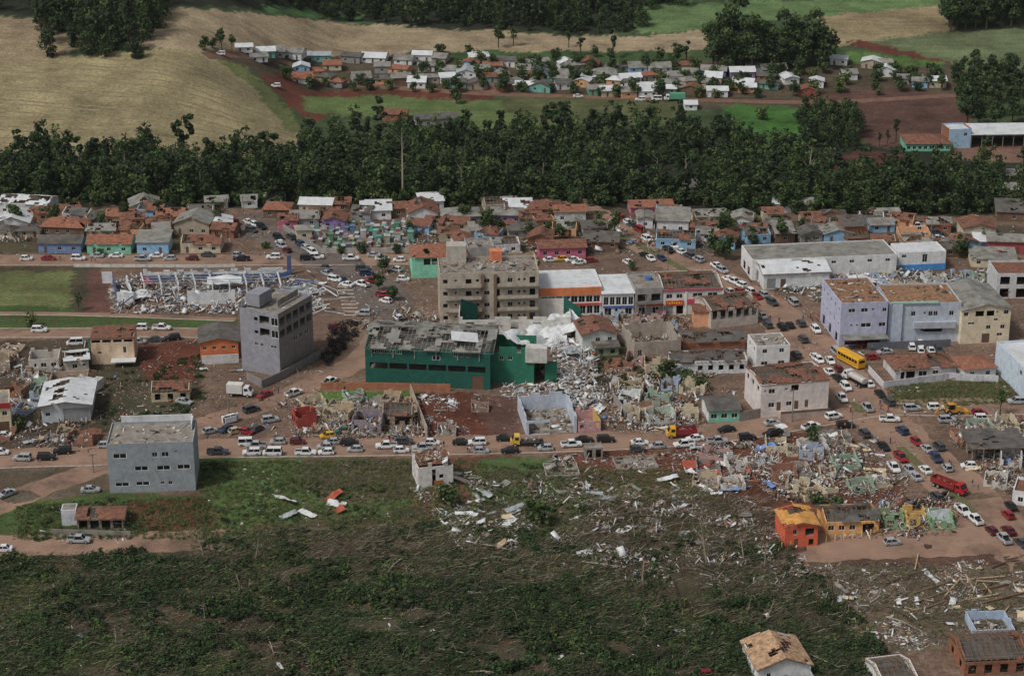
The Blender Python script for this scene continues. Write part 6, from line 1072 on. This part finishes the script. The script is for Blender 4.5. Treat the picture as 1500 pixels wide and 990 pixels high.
for lb, poly, n in (('fine litter over the left part of town', [(-20, 500), (345, 500), (600, 585), (600, 640), (0, 660)], 2600), ('fine litter over the middle of town', [(480, 385), (1060, 385), (1110, 600), (620, 640)], 4200), ('fine litter over the right part of town', [(1060, 330), (1500, 330), (1500, 640), (1300, 760), (1120, 480)], 3200), ('fine litter through the back rows', [(0, 312), (1060, 312), (1060, 378), (0, 378)], 3200)): debris('litter', lb, poly, n, .42, [.2, .25, .16, .1, .14, .12, .02, .01])
for (x0, y0, x1, y1) in [(1338, 870, 1405, 849), (1345, 882, 1402, 862), (1336, 895, 1462, 872), (1352, 893, 1385, 882), (1384, 874, 1406, 850), (1400, 851, 1472, 846), (1420, 870, 1500, 850), (1440, 884, 1505, 868), (1414, 842, 1426, 864), (1440, 855, 1452, 871), (1337, 814, 1350, 835), (1345, 812, 1340, 836)]:
    tag(beam('timber_beam', P(x0, y0, .25), P(x1, y1, .4), .3, .25, random.choice((M_WOODL, DEBM[1], M_WOOD))), 'long roof timber lying on the flattened lot', 'timber', 'fallen roof timbers')
for lb, poly, k, w_ in (('tangled heaps of timber and sheet between the ruins above the long street', [(425, 590), (612, 588), (610, 640), (425, 640)], 26, None), ('tangled heaps of wreckage around the concrete lane', [(885, 535), (1030, 540), (1040, 630), (890, 630)], 34, None), ('tangled heaps of wreckage left of the avenue', [(1010, 655), (1240, 640), (1325, 715), (1150, 735)], 34, None), ('tangled heaps of wreckage right of the avenue', [(1385, 615), (1500, 615), (1500, 725), (1450, 700)], 26, None), ('burnt tangled heaps in the block behind the offices', [(1145, 425), (1200, 404), (1445, 400), (1450, 432), (1215, 446)], 40, BLKW), ('heaps of torn white sheet in the wrecked school', [(165, 410), (430, 404), (485, 455), (170, 458)], 40, WH), ('heaps of wreckage in the left yards', [(0, 515), (138, 545), (138, 660), (0, 655)], 20, None), ('white heaps on the debris slide', [(815, 495), (868, 505), (882, 610), (820, 600)], 22, WH), ('heaps of wreckage among the back roofs', [(600, 318), (1060, 320), (1060, 374), (600, 372)], 46, None), ('heaps of wreckage behind the shops', [(905, 466), (1012, 466), (1010, 500), (905, 505)], 16, None), ('heaps around the green and yellow broken walls', [(1200, 740), (1405, 728), (1408, 782), (1290, 785)], 16, None), ('heaps of sheet metal and branches in the debris field', [(620, 700), (780, 700), (1130, 760), (1130, 850), (680, 800)], 26, [.3, .2, .2, .08, .04, .16, .01, .01]), ('heaps on the plaza edges', [(590, 440), (640, 470), (640, 495), (530, 478)], 14, None), ('heaps of wreckage at the back left houses', [(0, 316), (330, 316), (330, 355), (0, 355)], 22, None)): heaps('rubble_heap', lb, poly, k, 2.6, 1.3, 120, w_, .75)
# ---------------------------------------------------------------- poles and people
def pole(px, py, h, label, arms=1, grp='utility poles'):
    p = P(px, py); r = empty('utility_pole', p, 0, label, 'pole', grp); MB().tube([(0, 0, -.3), (0, 0, h)], [.16, .11], 8).build('post', mat(C(110, 104, 98), .9, .2), r)
    for k in range(arms): ob('crossarm', ubox(M_WOOD), r, (0, 0, h-.5-k*.8), (0, 0, .4), (2.0, .12, .14))
for x, y, h, lb in [(1160, 618, 9, 'concrete utility pole before the pale two-storey house'), (424, 606, 6, 'thin leaning pole at the slanting street'), (137, 692, 5, 'thin pole at the corner of the slanting street'), (1018, 386, 9, 'pale lamp pole beside the upper avenue'), (970, 322, 8, 'utility pole beside the pink roofed house'), (943, 345, 9, 'utility pole by the white shop on the upper avenue'), (978, 398, 8, 'utility pole behind the stripped timber roof'), (1363, 355, 8, 'utility pole on the clearing'), (1246, 650, 9, 'utility pole at the corner of the avenue'), (1473, 475, 10, 'utility pole beside the cream building'), (335, 605, 4, 'short pole by the overturned van'), (1225, 682, 7, 'bare pole among the wrecked lots'), (945, 470, 8, 'utility pole before the grey shop'), (333, 325, 8, 'utility pole at the cemetery street'), (357, 322, 8, 'second utility pole on the cemetery street')]: pole(x, y, h, lb)
def person_mesh(step):
    bm = bmesh.new(); J = {'pel': (0, 0, .95), 'chest': (0, 0, 1.3), 'neck': (0, 0, 1.5), 'head': (0, .02, 1.66), 'top': (0, .01, 1.74)}
    for s, n_ in ((-1, 'l'), (1, 'r')): J.update({'sh'+n_: (s*.2, 0, 1.42), 'el'+n_: (s*.27, -.03*s*step, 1.14), 'ha'+n_: (s*.26, .1-.1*s*step, .88), 'hp'+n_: (s*.1, 0, .9), 'kn'+n_: (s*.11, .12*s*step+.03, .5), 'an'+n_: (s*.11, .2*s*step, .08), 'to'+n_: (s*.12, .2*s*step+.16, .04)})
    rad = {'pel': .14, 'chest': .16, 'neck': .06, 'head': .1, 'top': .085}; v = {}
    for k, c in J.items(): v[k] = bm.verts.new(c)
    for a, b in [('pel', 'chest'), ('chest', 'neck'), ('neck', 'head'), ('head', 'top')]+[e for n_ in 'lr' for e in (('chest', 'sh'+n_), ('sh'+n_, 'el'+n_), ('el'+n_, 'ha'+n_), ('pel', 'hp'+n_), ('hp'+n_, 'kn'+n_), ('kn'+n_, 'an'+n_), ('an'+n_, 'to'+n_))]: bm.edges.new((v[a], v[b]))
    me = bpy.data.meshes.new('body'); keys = list(J); bm.to_mesh(me); bm.free(); o = bpy.data.objects.new('tmp', me); col.objects.link(o); o.modifiers.new('s', 'SKIN'); o.modifiers.new('d', 'SUBSURF').levels = 1
    for i, k in enumerate(keys):
        r_ = rad.get(k) or {'sh': .075, 'el': .055, 'ha': .045, 'hp': .1, 'kn': .075, 'an': .055, 'to': .05}[k[:2]]; me.skin_vertices[0].data[i].radius = (r_, r_*.85); me.skin_vertices[0].data[i].use_root = k == 'pel'
    dg = bpy.context.evaluated_depsgraph_get(); out = bpy.data.meshes.new_from_object(o.evaluated_get(dg)); bpy.data.objects.remove(o)
    out.materials.clear()
    for m_ in (mat(C(60, 60, 70), .9), mat(C(60, 60, 70), .9), mat(C(150, 108, 84), .8), mat(C(34, 28, 24), .9)): out.materials.append(m_)
    mi = [0 if q.center.z < .95 else (2 if (q.center.z > 1.52 or (abs(q.center.x) > .22 and q.center.z < 1.12)) else 1) for q in out.polygons]
    mi = [3 if (q.center.z > 1.68 or (q.center.z > 1.58 and q.center.y < -.02)) else m_ for q, m_ in zip(out.polygons, mi)]; out.polygons.foreach_set('material_index', mi); return out
PM = [person_mesh(0.), person_mesh(1.)]
CLO = {'black': mat(C(34, 34, 38), .9), 'dark blue': mat(C(44, 54, 84), .9), 'white': mat(C(190, 190, 190), .9), 'red': mat(C(150, 44, 40), .9), 'grey': mat(C(110, 112, 116), .9), 'orange': mat(C(200, 100, 40), .9)}
PP = '434,640 437,641 410,664 413,664 685,664 688,663 648,711 923,655 932,650 958,654 998,652 1100,418 1112,420 1117,421 1128,470 1141,473 1131,440 1143,441 1152,442 1160,443 1172,452 1176,470 1180,468 1183,470 1187,467 1190,470 1195,468 1198,472 1289,594 1301,604 1246,602 1286,648 1304,650 1340,740 1343,742 1346,739 1390,682 1393,684 1375,748 1381,747 1277,645 1325,610 1247,650 1424,712 1432,718 1250,520 1262,517 1277,514 520,425 560,455 566,460 580,455 585,452 555,462 548,462 590,466 608,470 88,382 134,384 140,383 290,383 505,574 408,577 402,576 620,655 646,660 565,648 571,647 1246,604 1290,600 1237,628 650,655'
for i, e in enumerate(PP.split()):
    x, y = map(float, e.split(',')); p = P(x, y); sc_n = random.choice(list(CLO)); tn = random.choice(('black', 'dark blue', 'grey'))
    zone = 'at the avenue crossing' if 1090 < x < 1210 and y < 480 else 'on the avenue' if x > 1210 else 'on the plaza' if y < 475 and x > 480 else 'on the back street' if y < 400 else 'on the long street' if y > 600 else 'on the slanting street'
    o = ob('person', PM[i % 2], None, (p.x, p.y, p.z+.03), (0, 0, random.uniform(0, 6.28)))
    for k, m_ in ((0, CLO[tn]), (1, CLO[sc_n])): o.material_slots[k].link = 'OBJECT'; o.material_slots[k].material = m_
    tag(o, f"person in a {sc_n} shirt and {tn} trousers {'walking' if i % 2 else 'standing'} {zone}", 'person', 'people '+zone)
# ---------------------------------------------------------------- thin valley haze
def build_haze(dens):
    m = bpy.data.materials.new('haze'); m.use_nodes = True; n = m.node_tree; n.nodes.clear(); o = n.nodes.new('ShaderNodeOutputMaterial'); v = n.nodes.new('ShaderNodeVolumePrincipled')
    v.inputs['Color'].default_value = (.8, .86, .92, 1); v.inputs['Density'].default_value = dens; v.inputs['Anisotropy'].default_value = .2; n.links.new(v.outputs[0], o.inputs['Volume'])
    b = MB().box((0, 1650, 92), (5600, 4000, 230)).build('haze', m); tag(b, 'thin pale haze in the valley air', 'haze', kind='stuff')
build_haze(.00003)
